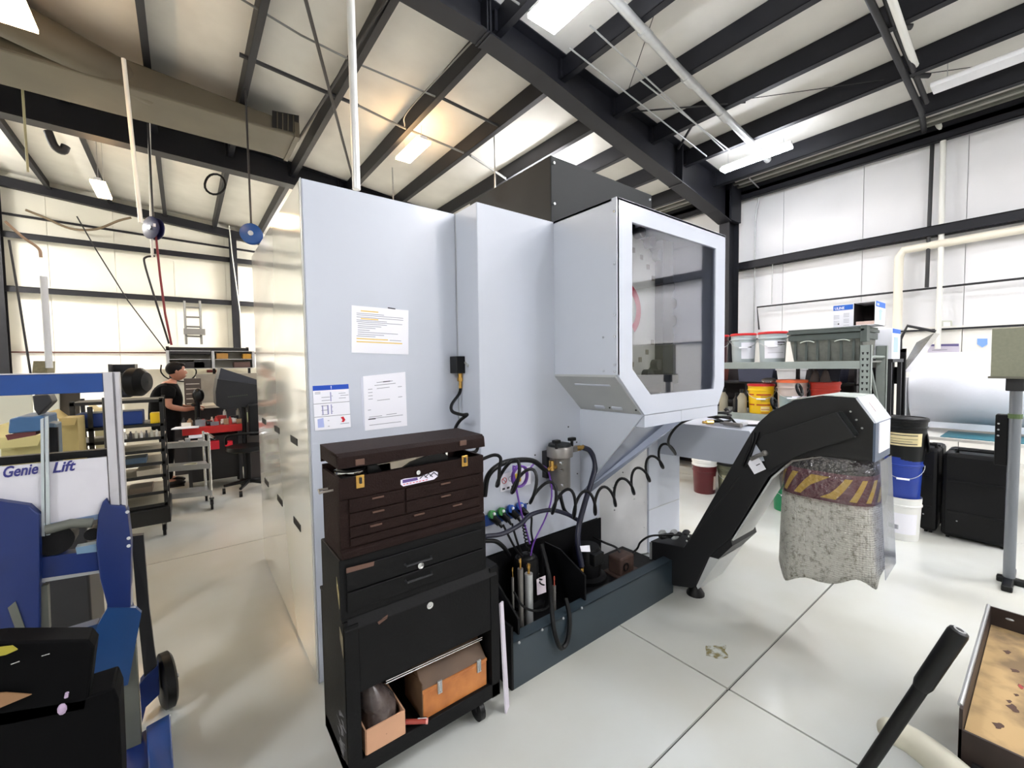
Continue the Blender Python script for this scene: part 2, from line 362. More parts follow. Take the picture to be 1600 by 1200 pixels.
# suspension drops over and left of the machine
pipe('bright galvanised vertical post behind the machine, reaching the roof', [PY(546, -60, 3.4), PY(557, 296, 3.4)], 0.03, M('post_bright', (225, 225, 222), 0.3, 0.3), 'vertical_post', 14)
t0 = RF(772, 203, -0.02); pipe('thin galvanised rod dropping behind the charcoal top box', [t0, V((t0.x, t0.y, 3.2))], 0.012, galv, 'hanger_rod')
t0 = RF(613, 262, -0.02); pipe('thin rod dropping behind the middle of the white cabinet top', [t0, V((t0.x, t0.y, 3.0))], 0.014, galv, 'hanger_rod')
t0 = F(193, 92, 5.34); t1 = PY(220, 348, t0.y); pipe('bright vertical pipe drop hanging left of the blue cable reel', [t0, V((t1.x, t0.y, t1.z))], 0.024, pw, 'pipe_drop')
pipe('pale thin pipe drop ending at the hose hook above the man', [PY(231, 125, 8.9), PY(236, 330, 8.9), PY(238, 402, 8.9)], 0.02, pw, 'pipe_drop')
t0 = RF(30, 62, -0.02); pipe('pale thin conduit drop near the left edge below the roof', [t0, V((t0.x, t0.y, 4.3))], 0.014, M('dull_yellow', (170, 165, 130), 0.5), 'conduit_drop')

pipe('white pole hanging low in front of the left wall above the lift', [PY(68, 432, 8), PY(77, 575, 8)], 0.035, M('pale_blue_pole', (190, 196, 204), 0.4), 'white_pole')
pipe('thin cable slanting down across the left wall toward the bench shelves', [PY(120, 338, 9), PY(150, 390, 9), PY(200, 470, 9), PY(262, 552, 9)], 0.009, steel, 'slanting_cable')
pipe('thin cable falling beside the leftmost wall column', [PY(14, 375, 8), PY(30, 470, 8), PY(48, 585, 8)], 0.012, steel, 'leaning_cable')
pipe('brown air hose swagging across the top of the left wall', [PY(40, 328, 15.2), PY(70, 340, 15.2), PY(110, 357, 15.2), PY(150, 358, 15.2), PY(185, 345, 15.2), PY(205, 340, 15.2)], 0.028, M('brown_hose', (110, 95, 75), 0.6), 'air_hose', sm=6)
pipe('short brown cord hanging from the leftmost column on the left wall', [PY(8, 346, 8), PY(35, 370, 8), PY(60, 388, 8), PY(64, 402, 8)], 0.016, M('brown_cord', (150, 128, 110), 0.7), 'wall_line', sm=6)
pipe('white cord dangling down the wall column left of the machine', [PY(358, 352, 15.1), PY(363, 400, 15.1), PY(374, 480, 15.1), PY(382, 545, 15.1)], 0.014, pw, 'wall_line')
pipe('red air hose falling from the blue reel to the bench shelf', [PY(243, 362, 8.85), PY(250, 430, 8.9), PY(258, 490, 8.95), PY(268, 539, 9.0)], 0.017, M('red_hose', (120, 30, 38), 0.5), 'air_hose')
pipe('grey hose looping off the pipe drop hook and down to the bench shelf', [PY(242, 400, 8.9), PY(228, 402, 8.9), PY(226, 412, 8.9), PY(240, 460, 8.95), PY(264, 537, 9.05)], 0.015, steel, 'air_hose', sm=5)
for i, (cx, cy, lb) in enumerate(((240, 357, 'dark blue cable reel with a pale tag hanging above the man'), (393, 366, 'round bright blue cable reel hanging right beside the glossy cabinet side'))):
    top = RF(386, 140, -0.27) if i else V((0, 8.85, 5.7)); Yr = top.y; k_ = Yr/5.5*0.95; c = PY(cx, cy, Yr); t = thing('cable_reel', lb, 'reel', c)
    bl = M('reel_blue%d' % i, ((24, 28, 70), (30, 76, 140))[i], 0.4)
    nrm = V((-0.3, -1, 0)).normalized() if i else V((-0.75, -0.6, 0)).normalized()
    part(t, 'drum', bl, lambda m: m.lathe(c - nrm*0.05, [(r_*k_, z_) for r_, z_ in ((0.0, 0), (0.11, 0), (0.115, 0.01), (0.11, 0.02), (0.07, 0.025), (0.07, 0.08), (0.11, 0.085), (0.115, 0.095), (0.11, 0.1), (0.0, 0.1))], 28, nrm), smooth=True)
    part(t, 'hanger_wire', steel, lambda m: m.tube([c + V((0, 0, 0.1*k_)), V((c.x, c.y, roof(c.x)-0.005))], 0.014, 8))
    part(t, 'hub', galv, lambda m: m.cyl(c - nrm*0.07, c + nrm*0.07, 0.035), smooth=True)
    part(t, 'bracket', steel, lambda m: m.box(c + V((-0.02, -0.02, 0.05)), c + V((0.02, 0.02, 0.16))))
    if not i: part(t, 'tag', paper, lambda m: m.box(c + V((0.0, -0.12, 0.0)), c + V((0.05, -0.115, 0.05))))
# air duct under the roof, upper left
t = thing('air_duct', 'large beige sheet metal air duct with a black grille under the left roof', 'duct', (0, 8.0, 5.2))
dm = M('duct_beige', (84, 78, 64), 0.6, var=0.2, scale=2)
part(t, 'duct_body', dm, lambda m: m.prism([(-4.5, 7.8, 5.34), (1.66, 7.8, 5.30), (1.66, 7.8, 5.50), (-4.5, 7.8, 6.05)], (0, 0.95, 0)), bev=0.03)
part(t, 'duct_flange', dm, B((1.60, 7.77, 5.28), (1.67, 8.78, 5.52)))
part(t, 'duct_branch', dm, lambda m: m.tube([(-3.9, 6.9, 5.75), (-2.0, 7.3, 5.62), (-0.2, 8.1, 5.5)], [0.24, 0.24, 0.2], 20), smooth=True)
gr = part(t, 'grille', dark, lambda m: m.prism([PY(425, 173, 7.79), PY(467, 181, 7.79), PY(467, 208, 7.79), PY(425, 199, 7.79)], (0, -0.01, 0)))
for k in range(1, 5):
    a, b = PY(425+k*8.4, 174+k*1.6, 7.77), PY(425+k*8.4, 199.5+k*1.6, 7.77)
    MB().cyl(a, b, 0.008, n=6).build('grille_bar', dm, gr)
pipe('small coil of black cable hanging from the roof purlin on the left', [PY(336+16*math.cos(a)*(1+0.04*math.sin(3*a)), 288+16*math.sin(a), 9) for a in [i*0.35 for i in range(38)]], 0.018, blackr, 'cable_coil')
pipe('dark curved pipe stub under the far rafter at upper left', [PY(75, 205, 8.6), PY(85, 228, 8.6), PY(98, 236, 8.6), PY(103, 228, 8.6)], 0.05, steel, 'pipe_stub', sm=5)
# light fixtures
led = M('led_white', (244, 247, 255), 0.5, emit=LAMP)
ledw = M('led_warm', (255, 208, 152), 0.5, emit=LAMP*0.62)
ledl = M('led_added_left', (255, 250, 244), 0.5, emit=LAMP*5)  # boosted glow of added unseen lamps that brighten the far left wall
ledc = M('led_added_side', (244, 247, 255), 0.5, emit=LAMP*3.2)  # strong glow of an added unseen lamp for the left-facing machine sides
ledx = M('led_added_bright', (250, 248, 250), 0.5, emit=LAMP*1.5)  # extra strength for fixtures added out of view
houm = M('fixture_white', (232, 232, 232), 0.5)
def light(loc, w_, L, label, mat, on=True, group=None, tilt=0):
    t = thing('strip_light', label, 'light', loc, group); x, y, z = loc
    part(t, 'housing', houm, lambda m: m.prism([(x-w_*0.3, y-L/2, z+0.012), (x+w_*0.3, y-L/2, z+0.012), (x+w_*0.2, y-L/2, z+0.06), (x-w_*0.2, y-L/2, z+0.06)], (0, L, 0)))
    part(t, 'diffuser' if on else 'reflector', mat, lambda m: m.box((x-w_/2, y-L/2+0.01, z-0.025), (x+w_/2, y+L/2-0.01, z+0.013)))
    for s in (-0.4, 0.4): part(t, 'hanger', galv, lambda m: m.cyl((x, y+s*L, z+0.05), (x, y+s*L, roof(x)-0.19), 0.004, n=6))
    return t
light((7.42, 3.10, 4.76), 0.16, 1.05, 'glowing strip light hung beside the black column at the right wall', led)
light((3.24, 6.85, 5.17), 0.26, 0.85, 'glowing strip light seen above the middle of the white machine cabinet', ledw)
light((2.88, 2.53, 4.80), 0.34, 1.3, 'glaring wide fixture at the top edge crossing the big rafter', led)
light((7.35, 0.35, 4.78), 0.22, 1.4, 'white switched-off strip light at the top right edge', M('reflector_dull', (225, 226, 230), 0.4), on=False)
light((-1.05, 10.8, 4.80), 0.2, 0.9, 'glowing strip light over the far left wall', ledw)
light((-1.18, 6.05, 5.0), 0.28, 1.0, 'glowing strip light cut by the top left corner', ledw)
for p, m_, where in (((3.3, 11.3, 5.05), ledw, 'above the aisle behind the machine'), ((7.4, 8.6, 4.8), ledx, 'along the right wall beyond the black column'), ((2.9, -2.2, 4.8), led, 'over the open floor behind the camera'),  # out-of-view fixtures, added and tuned to light the room
        ((7.4, -3.4, 4.8), ledx, 'in the near corner of the right wall'), ((4.6, -4.2, 5.0), ledx, 'by the near wall behind the camera'), 
        ((-4.7, 12.6, 5.3), ledl, 'in the far left corner'), ((-4.7, 9.8, 5.3), ledx, 'second from the far left corner'), ((3.3, 13.6, 5.05), ledl, 'nearest the far wall behind the machine'),
        ((-4.9, -1.6, 5.2), ledc, 'far out to the left of the camera'), ((5.4, 6.2, 4.9), ledx, 'over the aisle right behind the machine'), ((5.2, -1.2, 4.9), ledx, 'over the floor right of the camera')):
    light(p, 0.28, 1.25, 'added unseen roof strip light ' + where, m_)
# ------------------------------------------------------------------ the white machining centre
mc = thing('machining_center', 'large white machining centre with a window at its right and a charcoal box on top', 'machine', (1.6, 2.6, 0))
ZT = 2.352
part(mc, 'rear_cabinet', white, B((0.452, 2.108, 0.0), (1.243, 3.80, ZT)), bev=0.006)
sp = part(mc, 'side_panel', whiteg, B((0.446, 2.135, 0.02), (0.4525, 3.80, ZT-0.004)))
part(sp, 'edge_strip', greyp, B((0.4475, 2.108, 0.0), (0.4515, 2.133, ZT)))
for y in (2.455, 2.965, 3.50):
    for z in (1.118, 0.672):
        MB().prism([(0.4462, y-0.085, z-0.018), (0.4462, y+0.085, z-0.018), (0.4462, y+0.085, z+0.018), (0.4462, y-0.085, z+0.018)], (-0.003, 0, 0)).build('handle_slot', dark, sp)
part(mc, 'column_cover', white, lambda m: m.box((1.243, 1.885, 0.455), (2.20, 3.6, ZT)), bev=0.005)
part(mc, 'seam', greyp, B((1.2425, 2.1, 0.46), (1.247, 2.107, ZT)))
part(mc, 'base', charc, B((1.247, 1.9, 0.0), (2.19, 3.6, 0.454)))
part(mc, 'rear_base', charc, B((2.19, 2.1, 0.0), (2.75, 3.6, 0.6)))
tb = part(mc, 'top_box', charc, B((1.778, 1.887, ZT-0.05), (2.80, 2.79, 2.742)), bev=0.004)
for p in ((1.80, 2.70), (1.80, 2.46), (2.77, 2.70)):
    MB().cyl((p[0], 1.887, p[1]), (p[0], 1.878, p[1]), 0.008, n=8).build('screw', galv, tb)
# tool changer housing, hollow behind its window
x0, x1, yf, yb = 1.792, 2.945, 1.411, 1.884
part(mc, 'housing_side', white, lambda m: m.box((x0, yf+0.02, 1.437), (x0+0.012, yb, ZT)))
hs = part(mc, 'housing_edge', white, lambda m: m.box((x0-0.004, yf, 1.437), (x0+0.014, yf+0.034, ZT)))
for y, z in ((1.424, 2.279), (1.424, 2.012), (1.424, 1.750), (1.424, 1.638), (1.424, 1.49), (1.424, 1.455), (1.50, 1.638), (1.50, 1.457)):
    MB().cyl((x0-0.004, y, z), (x0-0.010, y, z), 0.006, n=8).build('screw', chrome, hs)
part(mc, 'housing_top', white, B((x0, yf, ZT-0.012), (x1, yb, ZT)))
part(mc, 'housing_right', white, B((x1-0.012, yf+0.02, 1.33), (x1, yb, ZT)))
part(mc, 'housing_back', M('housing_inner', (58, 58, 64), 0.5), lambda m: m.prism([(x0+0.01, yb-0.012, 1.445), (2.03, yb-0.012, 1.215), (2.85, yb-0.012, 1.215), (x1-0.01, yb-0.012, 1.34), (x1-0.01, yb-0.012, ZT-0.01), (x0+0.01, yb-0.012, ZT-0.01)], (0, 0.01, 0)))  # inner wall coloured dark to imitate the dark reflection in the pane
uf = part(mc, 'sloped_access_panel', greyp, lambda m: m.prism([(x0, yf+0.015, 1.437), (2.028, yf+0.015, 1.212), (2.028, yf+0.015, 1.200), (x0-0.003, yf+0.015, 1.425)], (0, yb-yf-0.015, 0)))
def onslope(t, y, d=0.0):   # t 0..1 down the slope
    return V((x0 + (2.028-x0)*t, y, 1.431 + (1.206-1.431)*t)) + V((-0.69, 0, -0.72))*(0.006+d)
for ya in (1.53, 1.66):
    MB().prism([onslope(0.80, ya), onslope(0.80, ya+0.07), onslope(0.86, ya+0.07), onslope(0.86, ya)], (-0.006, 0, -0.006)).build('latch', white, uf)
MB().prism([onslope(0.2, 1.50), onslope(0.2, 1.76), onslope(0.23, 1.76), onslope(0.23, 1.50)], (-0.003, 0, -0.003)).build('lip', white, uf)
for t_, y in ((0.85, 1.44), (0.85, 1.625)): MB().sphere(onslope(t_, y), 0.006, 8).build('screw', steel, uf)
part(mc, 'housing_bottom', white, B((2.02, yf+0.01, 1.20), (2.87, yb, 1.212)))
part(mc, 'housing_chamfer', white, lambda m: m.prism([(2.86, yf+0.01, 1.212), (x1, yf+0.01, 1.33), (x1, yf+0.01, 1.34), (2.85, yf+0.01, 1.212)], (0, yb-yf-0.01, 0)))
O = [(x0, yf, ZT), (x1, yf, ZT), (x1, yf, 1.33), (2.862, yf, 1.206), (2.028, yf, 1.206), (x0, yf, 1.437)]
I = [(1.918, yf, 2.247), (2.818, yf, 2.248), (2.815, yf, 1.40), (2.80, yf, 1.318), (2.086, yf, 1.318), (1.918, yf, 1.465)]
part(mc, 'window_frame', white, lambda m: m.ring(O, I, (0, 0.02, 0)), bev=0.002)
part(mc, 'window_pane', glassy('window_pane', (232, 234, 240), 0.09, 0.03), lambda m: m.prism([(p[0], yf+0.008, p[2]) for p in I], (0, 0.004, 0)))
part(mc, 'lower_rim', white, lambda m: m.box((2.03, 1.414, 1.135), (2.86, 1.88, 1.204)))
# tool disc and its pockets behind the pane
dc = V((2.17, 1.66, 1.85)); R_ = 0.47
td = part(mc, 'tool_disc', M('disc_cream', (226, 220, 194), 0.5, var=0.1), lambda m: m.prism([(max(1.815, dc.x+R_*math.cos(2*math.pi*i/64)), dc.y, dc.z+R_*math.sin(2*math.pi*i/64)) for i in range(64)], (0, 0.03, 0)))
for k in range(26):
    a = 2*math.pi*k/26 + 0.1; c = dc + V((math.cos(a)*(R_+0.01), -0.03, math.sin(a)*(R_+0.01)))
    if c.x < 1.84: continue
    tp_ = MB().cyl(c + V((0, -0.02, 0)), c + V((0, 0.06, 0)), 0.036, n=14).build('tool_pocket', charc, td, smooth=True)
    c2 = dc + V((math.cos(a)*(R_-0.10), -0.003, math.sin(a)*(R_-0.10)))
    if c2.x > 1.83: MB().box(c2 + V((-0.016, 0, -0.016)), c2 + V((0.016, 0.004, 0.016))).build('number_plate', M('plate_tan', (160, 150, 120), 0.6), td)
lc = dc + V((-0.005, -0.004, -0.02))
def arc(m, r0, r1, a0, a1, c, n=20):
    for i in range(n):
        t0, t1 = a0+(a1-a0)*i/n, a0+(a1-a0)*(i+1)/n
        m.poly([c+V((math.cos(t0)*r0, 0, math.sin(t0)*r0)), c+V((math.cos(t0)*r1, 0, math.sin(t0)*r1)), c+V((math.cos(t1)*r1, 0, math.sin(t1)*r1)), c+V((math.cos(t1)*r0, 0, math.sin(t1)*r0))])
lg = part(td, 'emblem', redm, lambda m: (arc(m, 0.125, 0.175, -0.9, 1.9, lc), m.poly([lc+V((-0.09, 0, 0.03)), lc+V((0.06, 0, 0.05)), lc+V((-0.03, 0, -0.12)), lc+V((-0.07, 0, -0.12)), lc+V((-0.03, 0, -0.0)), lc+V((-0.09, 0, -0.0))])))
part(mc, 'tool_arm', charc, lambda m: m.box((2.5, 1.6, 1.3), (2.62, 1.84, 2.3)).box((2.1, 1.55, 1.36), (2.6, 1.8, 1.42)))
part(mc, 'inner_panel', M('inner_white', (205, 205, 215), 0.5), lambda m: m.box((2.3, 1.82, 1.34), (2.9, 1.87, 1.98)))
# chute wedge below the housing
part(mc, 'chute', chutem, lambda m: (m.poly([(2.03, 1.413, 1.204), (2.41, 1.413, 1.204), (2.41, 1.413, 1.135), (2.10, 1.885, 0.640), (2.015, 1.885, 0.655)]),
     m.poly([(2.03, 1.413, 1.204), (2.41, 1.413, 1.204), (2.4, 1.88, 1.19), (2.03, 1.88, 1.19)])))
part(mc, 'chute_side', white, lambda m: m.prism([(2.024, 1.415, 1.204), (2.018, 1.884, 0.657), (2.018, 1.884, 1.204)], (-0.008, 0, 0)))
# lower front body
lb = part(mc, 'lower_cabinet', white, B((2.785, 1.90, 0.03), (3.215, 3.4, 1.135)), bev=0.004)
MB().box((2.786, 1.897, 0.364), (3.214, 1.901, 0.368)).build('panel_joint', greyp, lb)
part(mc, 'lower_side', M('side_shade', (200, 200, 200), 0.4, var=0.12, scale=5), lambda m: m.prism([(2.18, 1.95, 0.10), (2.784, 1.915, 0.03), (2.784, 1.915, 1.13), (2.18, 1.95, 1.0)], (0, 0.04, 0)))  # shade of this side is put into a greyer body colour
for p in ((960, 797), (1006, 824), (958, 762), (1006, 728), (973, 738), (991, 780), (1006, 785)):
    q = PY(p[0], p[1], 1.92); MB().sphere(q, 0.006, 8).build('screw', chrome, lb)
db = part(mc, 'conveyor_trough', white, lambda m: m.prism([(2.9, 1.90, 0.79), (2.9, 1.90, 1.045), (2.9, 1.224, 1.045), (2.9, 1.205, 1.01), (2.9, 1.258, 0.851), (2.9, 1.336, 0.805)], (0.53, 0, 0)), bev=0.004)
# marks and screws on the column cover
for p in ((836, 711), (836, 758), (886, 749), (901, 691), (902, 740), (888, 667), (824, 787)):
    MB().sphere(PY(p[0], p[1], 1.884), 0.005, 8).build('screw', steel, mc)
wl_ = part(mc, 'warning_label', paper, lambda m: m.prism([PY(781, 742, 1.883), PY(829, 728, 1.883), PY(829, 756, 1.883), PY(782, 769, 1.883)], (0, -0.002, 0)))
c = PY(788, 751, 1.880); MB().tube([c+V((0.016*math.cos(a), 0, 0.016*math.sin(a))) for a in [i*0.4 for i in range(17)]], 0.0018, 6).tube([c+V((-0.012, 0, 0.012)), c+V((0.012, 0, -0.012))], 0.0018, 6).build('prohibition_sign', redm, wl_)
c = PY(798, 748, 1.880); MB().tube([c+V((0.014*math.cos(a), 0, 0.014*math.sin(a))) for a in [i*0.4 for i in range(17)]], 0.0012, 6).build('round_sign', inkd, wl_)
MB().prism([PY(803, 741, 1.881), PY(814, 738, 1.881), PY(814, 752, 1.881), PY(803, 755, 1.881)], (0, -0.001, 0)).build('caution_patch', M('caution_yellow', (235, 205, 60), 0.5), wl_)
m = MB()
for px_ in (785, 792, 799, 806): m.prism([PY(px_, 763-(px_-785)*0.28, 1.881), PY(px_+4, 762-(px_-785)*0.28, 1.881), PY(px_+4, 765-(px_-785)*0.28, 1.881), PY(px_, 766-(px_-785)*0.28, 1.881)], (0, -0.0008, 0))
m.build('small_print', inkd, wl_)

# ------------------------------------------------------------------ sheets on the cabinet
def sheet(name, label, pts, th=0.0015, mat=paper, y=2.108):
    P = [PY(p[0], p[1], y) for p in pts]; P = [V((p.x, y-0.001, p.z)) for p in P]
    o = MB().prism(P, (0, -th, 0)).build(name, mat, None, org=sum(P, V((0,0,0)))/4)
    tag(o, label, 'sign' if 'sign' in name else 'paper')
    def at(u, v, d=0.0006):   # u right, v down
        a = P[0].lerp(P[1], u); b = P[3].lerp(P[2], u); q = a.lerp(b, v); return V((q.x, y-0.001-th-d, q.z))
    return o, at
def lines(o, at, rows, mat, name='printed_lines', h=0.010):
    m = MB()
    for (u0, u1, v) in rows: m.poly([at(u0, v-h), at(u1, v-h), at(u1, v+h), at(u0, v+h)])
    return m.build(name, mat, o)
o, at = sheet('paper_notice', 'white landscape notice with yellow highlighted lines high on the cabinet', [(549, 477), (638, 485), (638, 554), (549, 551)])
lines(o, at, [(0.08, 0.55, .155), (0.08, 0.9, .19), (0.08, 0.9, .235), (0.08, 0.6, .30), (0.08, 0.88, .335), (0.1, 0.6, .375), (0.1, 0.5, .42), (0.1, 0.4, .46), (0.1, 0.3, .51), (0.1, 0.8, .555), (0.1, 0.55, .60), (0.08, 0.4, .64), (0.65, 0.86, .70)], ink, h=0.006)
lines(o, at, [(0.15, 0.45, .10), (0.15, 0.45, .265), (0.08, 0.62, .695), (0.08, 0.88, .76)], yellm, 'highlighting', h=0.013)
MB().cyl(at(0.62, -0.015), at(0.75, -0.005), 0.003, n=6).build('tape', inkd, o)
o, at = sheet('paper_form', 'white portrait form in a clear sleeve beside the blue-headed sign', [(567, 588), (633, 581), (636, 665), (570, 673)])
lines(o, at, [(0.3, 0.68, .14), (0.25, 0.75, .19), (0.1, 0.2, .25), (0.3, 0.6, .25), (0.8, 0.9, .26), (0.1, 0.2, .31), (0.1, 0.2, .37), (0.1, 0.2, .43), (0.3, 0.6, .47), (0.8, 0.9, .45), (0.08, 0.15, .63), (0.1, 0.4, .76), (0.5, 0.75, .75), (0.1, 0.9, .79), (0.1, 0.85, .91)], ink, h=0.005)
lines(o, at, [(0.45, 0.62, .14), (0.08, 0.25, .80)], inkd, 'bold_print', h=0.008)
MB().prism([at(-0.06, 0.02, -0.001), at(0.0, 0.0, -0.001), at(0.02, 0.97, -0.001), at(-0.04, 0.9, -0.001)], (0, 0.0008, 0)).build('sleeve_edge', M('clear_sleeve', (205, 208, 222), 0.15), o)
o, at = sheet('instruction_sign', 'white instruction sign with a blue header and three boxed drawings', [(488, 603), (544, 600), (548, 667), (492, 673)], th=0.003)
MB().poly([at(0, 0), at(1, 0), at(1, .11), at(0, .11)]).build('blue_header', bluem, o)
MB().poly([at(.49, .02, .001), at(.51, .02, .001), at(.51, .07, .001), at(.49, .07, .001)]).poly([at(.49, .08, .001), at(.51, .08, .001), at(.51, .095, .001), at(.49, .095, .001)]).build('exclamation_mark', paper, o)
lines(o, at, [(0, 1, .405), (0, 1, .70)], inkd, 'rule', h=0.004)
lines(o, at, [(.05, .2, .15), (.05, .2, .18), (.22, .45, .27), (.22, .45, .34), (.5, .53, .25), (.7, .9, .2), (.75, .98, .25), (.7, .9, .31), (.2, .38, .46), (.2, .38, .66), (.2, .38, .56), (.48, .52, .5), (.48, .52, .6), (.35, .4, .8), (.35, .4, .93), (.7, .95, .9)], ink, h=0.006)
MB().poly([at(.22, .45), at(.25, .45), at(.25, .66), at(.22, .66)]).poly([at(.36, .45), at(.4, .45), at(.4, .66), at(.36, .66)]).poly([at(.46, .44), at(.49, .44), at(.49, .66), at(.46, .66)]).poly([at(.46, .16), at(.49, .16), at(.49, .37), at(.46, .37)]).build('drawing', M('draw_violet', (150, 150, 190), 0.6), o)
MB().poly([at(.08, .75), at(.24, .73), at(.25, .94), at(.08, .94)]).build('drawing', M('draw_blue', (172, 182, 228), 0.6), o)
MB().poly([at(.72, .75), at(.80, .74), at(.85, .82), at(.80, .87), at(.73, .86), at(.77, .82)]).build('drawing', redm, o)

# ------------------------------------------------------------------ socket, air hoses, filter
ob = thing('outlet_box', 'small black switch box with a brass air fitting on the white cabinet corner', 'outlet', PY(727, 570, 2.09))
q = PY(727, 570, 2.09)
part(ob, 'box', blackf, lambda m: m.box((1.205, 2.04, 1.458), (1.245, 2.107, 1.556)).box((1.245, 1.83, 1.455), (1.345, 1.90, 1.545)) if False else m.box((1.19, 2.03, 1.455), (1.36, 2.107, 1.55)), bev=0.004)
part(ob, 'lever', galv, lambda m: m.cyl((1.245, 2.03, 1.515), (1.245, 2.005, 1.50), 0.008, n=8).sphere((1.245, 2.0, 1.498), 0.011, 8))
part(ob, 'fitting', brass, lambda m: m.cyl((1.235, 2.07, 1.458), (1.235, 2.07, 1.43), 0.013).cyl((1.235, 2.07, 1.43), (1.235, 2.07, 1.41), 0.018, n=6).cyl((1.235, 2.07, 1.41), (1.235, 2.07, 1.37), 0.010), smooth=True)
def hose(label, pts, r, mat=blackr, n=8, sm=8, name='hose', cat='hose'):
    P = smooth_path(pts, sm); o = MB().tube(P, r, n).build(name, mat, None, smooth=True, org=P[0]); return tag(o, label, cat)
hose('thin black air hose bending down from the outlet box', [(1.235, 2.07, 1.372), PY(717, 616, 2.07), PY(706, 632, 2.0), PY(707, 643, 1.95), PY(722, 648, 1.9), PY(730, 648, 1.9), PY(718, 658, 1.95), PY(711, 672, 2.0), PY(716, 688, 1.98)], 0.009)
hose('straight black cable running down from the outlet box', [(1.30, 2.08, 1.46), PY(733, 600, 2.06), PY(732, 640, 2.06), PY(731, 700, 2.04)], 0.011, name='power_cable', cat='cable')
# recoil hose: helix along a sagging path
axp = smooth_path([PY(784, 735, 1.62), PY(818, 752, 1.62), PY(862, 778, 1.62), PY(905, 788, 1.62), PY(948, 778, 1.62), PY(988, 755, 1.62), PY(1020, 728, 1.62), PY(1048, 700, 1.62)], 30)
P = [PY(752, 718, 1.68), PY(772, 711, 1.66), PY(782, 716, 1.64), PY(780, 735, 1.62)]
P = smooth_path(P, 6)[:-1]; N = len(axp); turns = 10.0
for i in range(N):
    d = (axp[min(i+1, N-1)] - axp[max(i-1, 0)]).normalized(); s_ = d.cross(V((0, 1, 0))).normalized(); f_ = s_.cross(d)
    a = 2*math.pi*turns*i/N + 2.6; rr = 0.076 - 0.008*i/N
    P.append(axp[i] + s_*math.cos(a)*rr - f_*math.sin(a)*0.034)
P += smooth_path([P[-1], PY(1044, 690, 1.55), PY(1060, 664, 1.45), PY(1090, 651, 1.45), PY(1104, 648, 1.50)], 6)[1:]
tag(MB().tube(P, 0.0085, 8).build('recoil_hose', blackr, None, smooth=True, org=P[0]), 'black coiled recoil hose stretched across the front of the machine', 'hose')
fh = thing('coolant_filter', 'grey metal filter canister with black clamp knobs hung on the machine', 'filter', (1.745, 1.80, 0.76))
fm = M('filter_metal', (132, 128, 124), 0.38, 0.6, var=0.15, scale=20)
part(fh, 'canister', fm, lambda m: m.lathe((1.745, 1.80, 0.76), [(0, 0), (0.055, 0), (0.062, 0.01), (0.062, 0.19), (0.066, 0.195)], 28), smooth=True)
part(fh, 'head', fm, lambda m: m.lathe((1.745, 1.80, 0.95), [(0.066, 0), (0.078, 0.004), (0.078, 0.055), (0.07, 0.065), (0, 0.065)], 28).box((1.79, 1.765, 0.97), (1.86, 1.835, 1.0)), smooth=True)
part(fh, 'lid', charc, lambda m: m.lathe((1.745, 1.80, 1.014), [(0.07, 0), (0.066, 0.014), (0, 0.016)], 28), smooth=True)
for dx in (-0.065, 0.062):
    part(fh, 'clamp_knob', blackf, lambda m: m.cyl((1.745+dx, 1.76, 1.01), (1.745+dx, 1.76, 1.045), 0.009).box((1.722+dx, 1.745, 1.042), (1.768+dx, 1.775, 1.062)), bev=0.004)
part(fh, 'elbow', brass, lambda m: m.cyl((1.69, 1.78, 0.90), (1.645, 1.77, 0.90), 0.014, n=12).cyl((1.65, 1.77, 0.89), (1.65, 1.77, 0.945), 0.016, n=12).cyl((1.64, 1.77, 0.905), (1.60, 1.76, 0.895), 0.011, n=10), smooth=True)
part(fh, 'outlet', brass, lambda m: m.cyl((1.85, 1.79, 0.985), (1.90, 1.78, 0.985), 0.018, n=6).cyl((1.90, 1.78, 0.985), (1.93, 1.78, 0.985), 0.014, n=12), smooth=True)
for dx, dz in ((-0.045, 0.13), (-0.04, 0.04), (-0.05, 0.17)): part(fh, 'bolt', chrome, lambda m: m.cyl((1.745+dx, 1.745, 0.76+dz), (1.745+dx, 1.728, 0.76+dz), 0.008, n=6))
part(fh, 'bracket', steel, B((1.68, 1.845, 0.82), (1.81, 1.885, 0.98)))
part(fh, 'drain', galv, lambda m: m.cyl((1.745, 1.80, 0.76), (1.745, 1.80, 0.725), 0.011, n=10), smooth=True)
rub = M('hose_navy', (22, 24, 44), 0.4)
hose('thick dark hose arching down from the right of the filter canister', [(1.92, 1.78, 0.985), PY(922, 705, 1.78), PY(930, 725, 1.76), PY(925, 750, 1.74), PY(914, 785, 1.72), PY(905, 820, 1.70), PY(903, 850, 1.68), PY(909, 885, 1.66)], 0.017, rub, 10)
hose('black hose curving from the filter elbow behind the brown chest', [(1.60, 1.76, 0.895), PY(832, 720, 1.74), PY(800, 720, 1.72), PY(778, 728, 1.70), PY(762, 745, 1.70), PY(757, 775, 1.72)], 0.014, blackr, 10)
hose('black hose dropping from the bottom of the filter canister', [(1.745, 1.80, 0.728), PY(878, 785, 1.79), PY(884, 800, 1.78), PY(902, 812, 1.74)], 0.011)
hose('black hose looping from the middle chest across to the filter', [PY(758, 838, 1.72), PY(785, 834, 1.72), PY(812, 820, 1.72), PY(830, 804, 1.72), PY(860, 797, 1.74), PY(885, 803, 1.75), PY(902, 812, 1.74)], 0.012, rub)
hose('short black hose bowing below the connector block', [PY(757, 845, 1.72), PY(775, 846, 1.72), PY(788, 856, 1.72), PY(796, 868, 1.74)], 0.011)
pur = M('purple_tube', (110, 60, 165), 0.35)
c = PY(815, 745, 1.82); lp = [c + V((math.cos(a)*0.055, 0.002*a, math.sin(a)*0.058)) for a in [0.5 + i*0.35 for i in range(42)]]
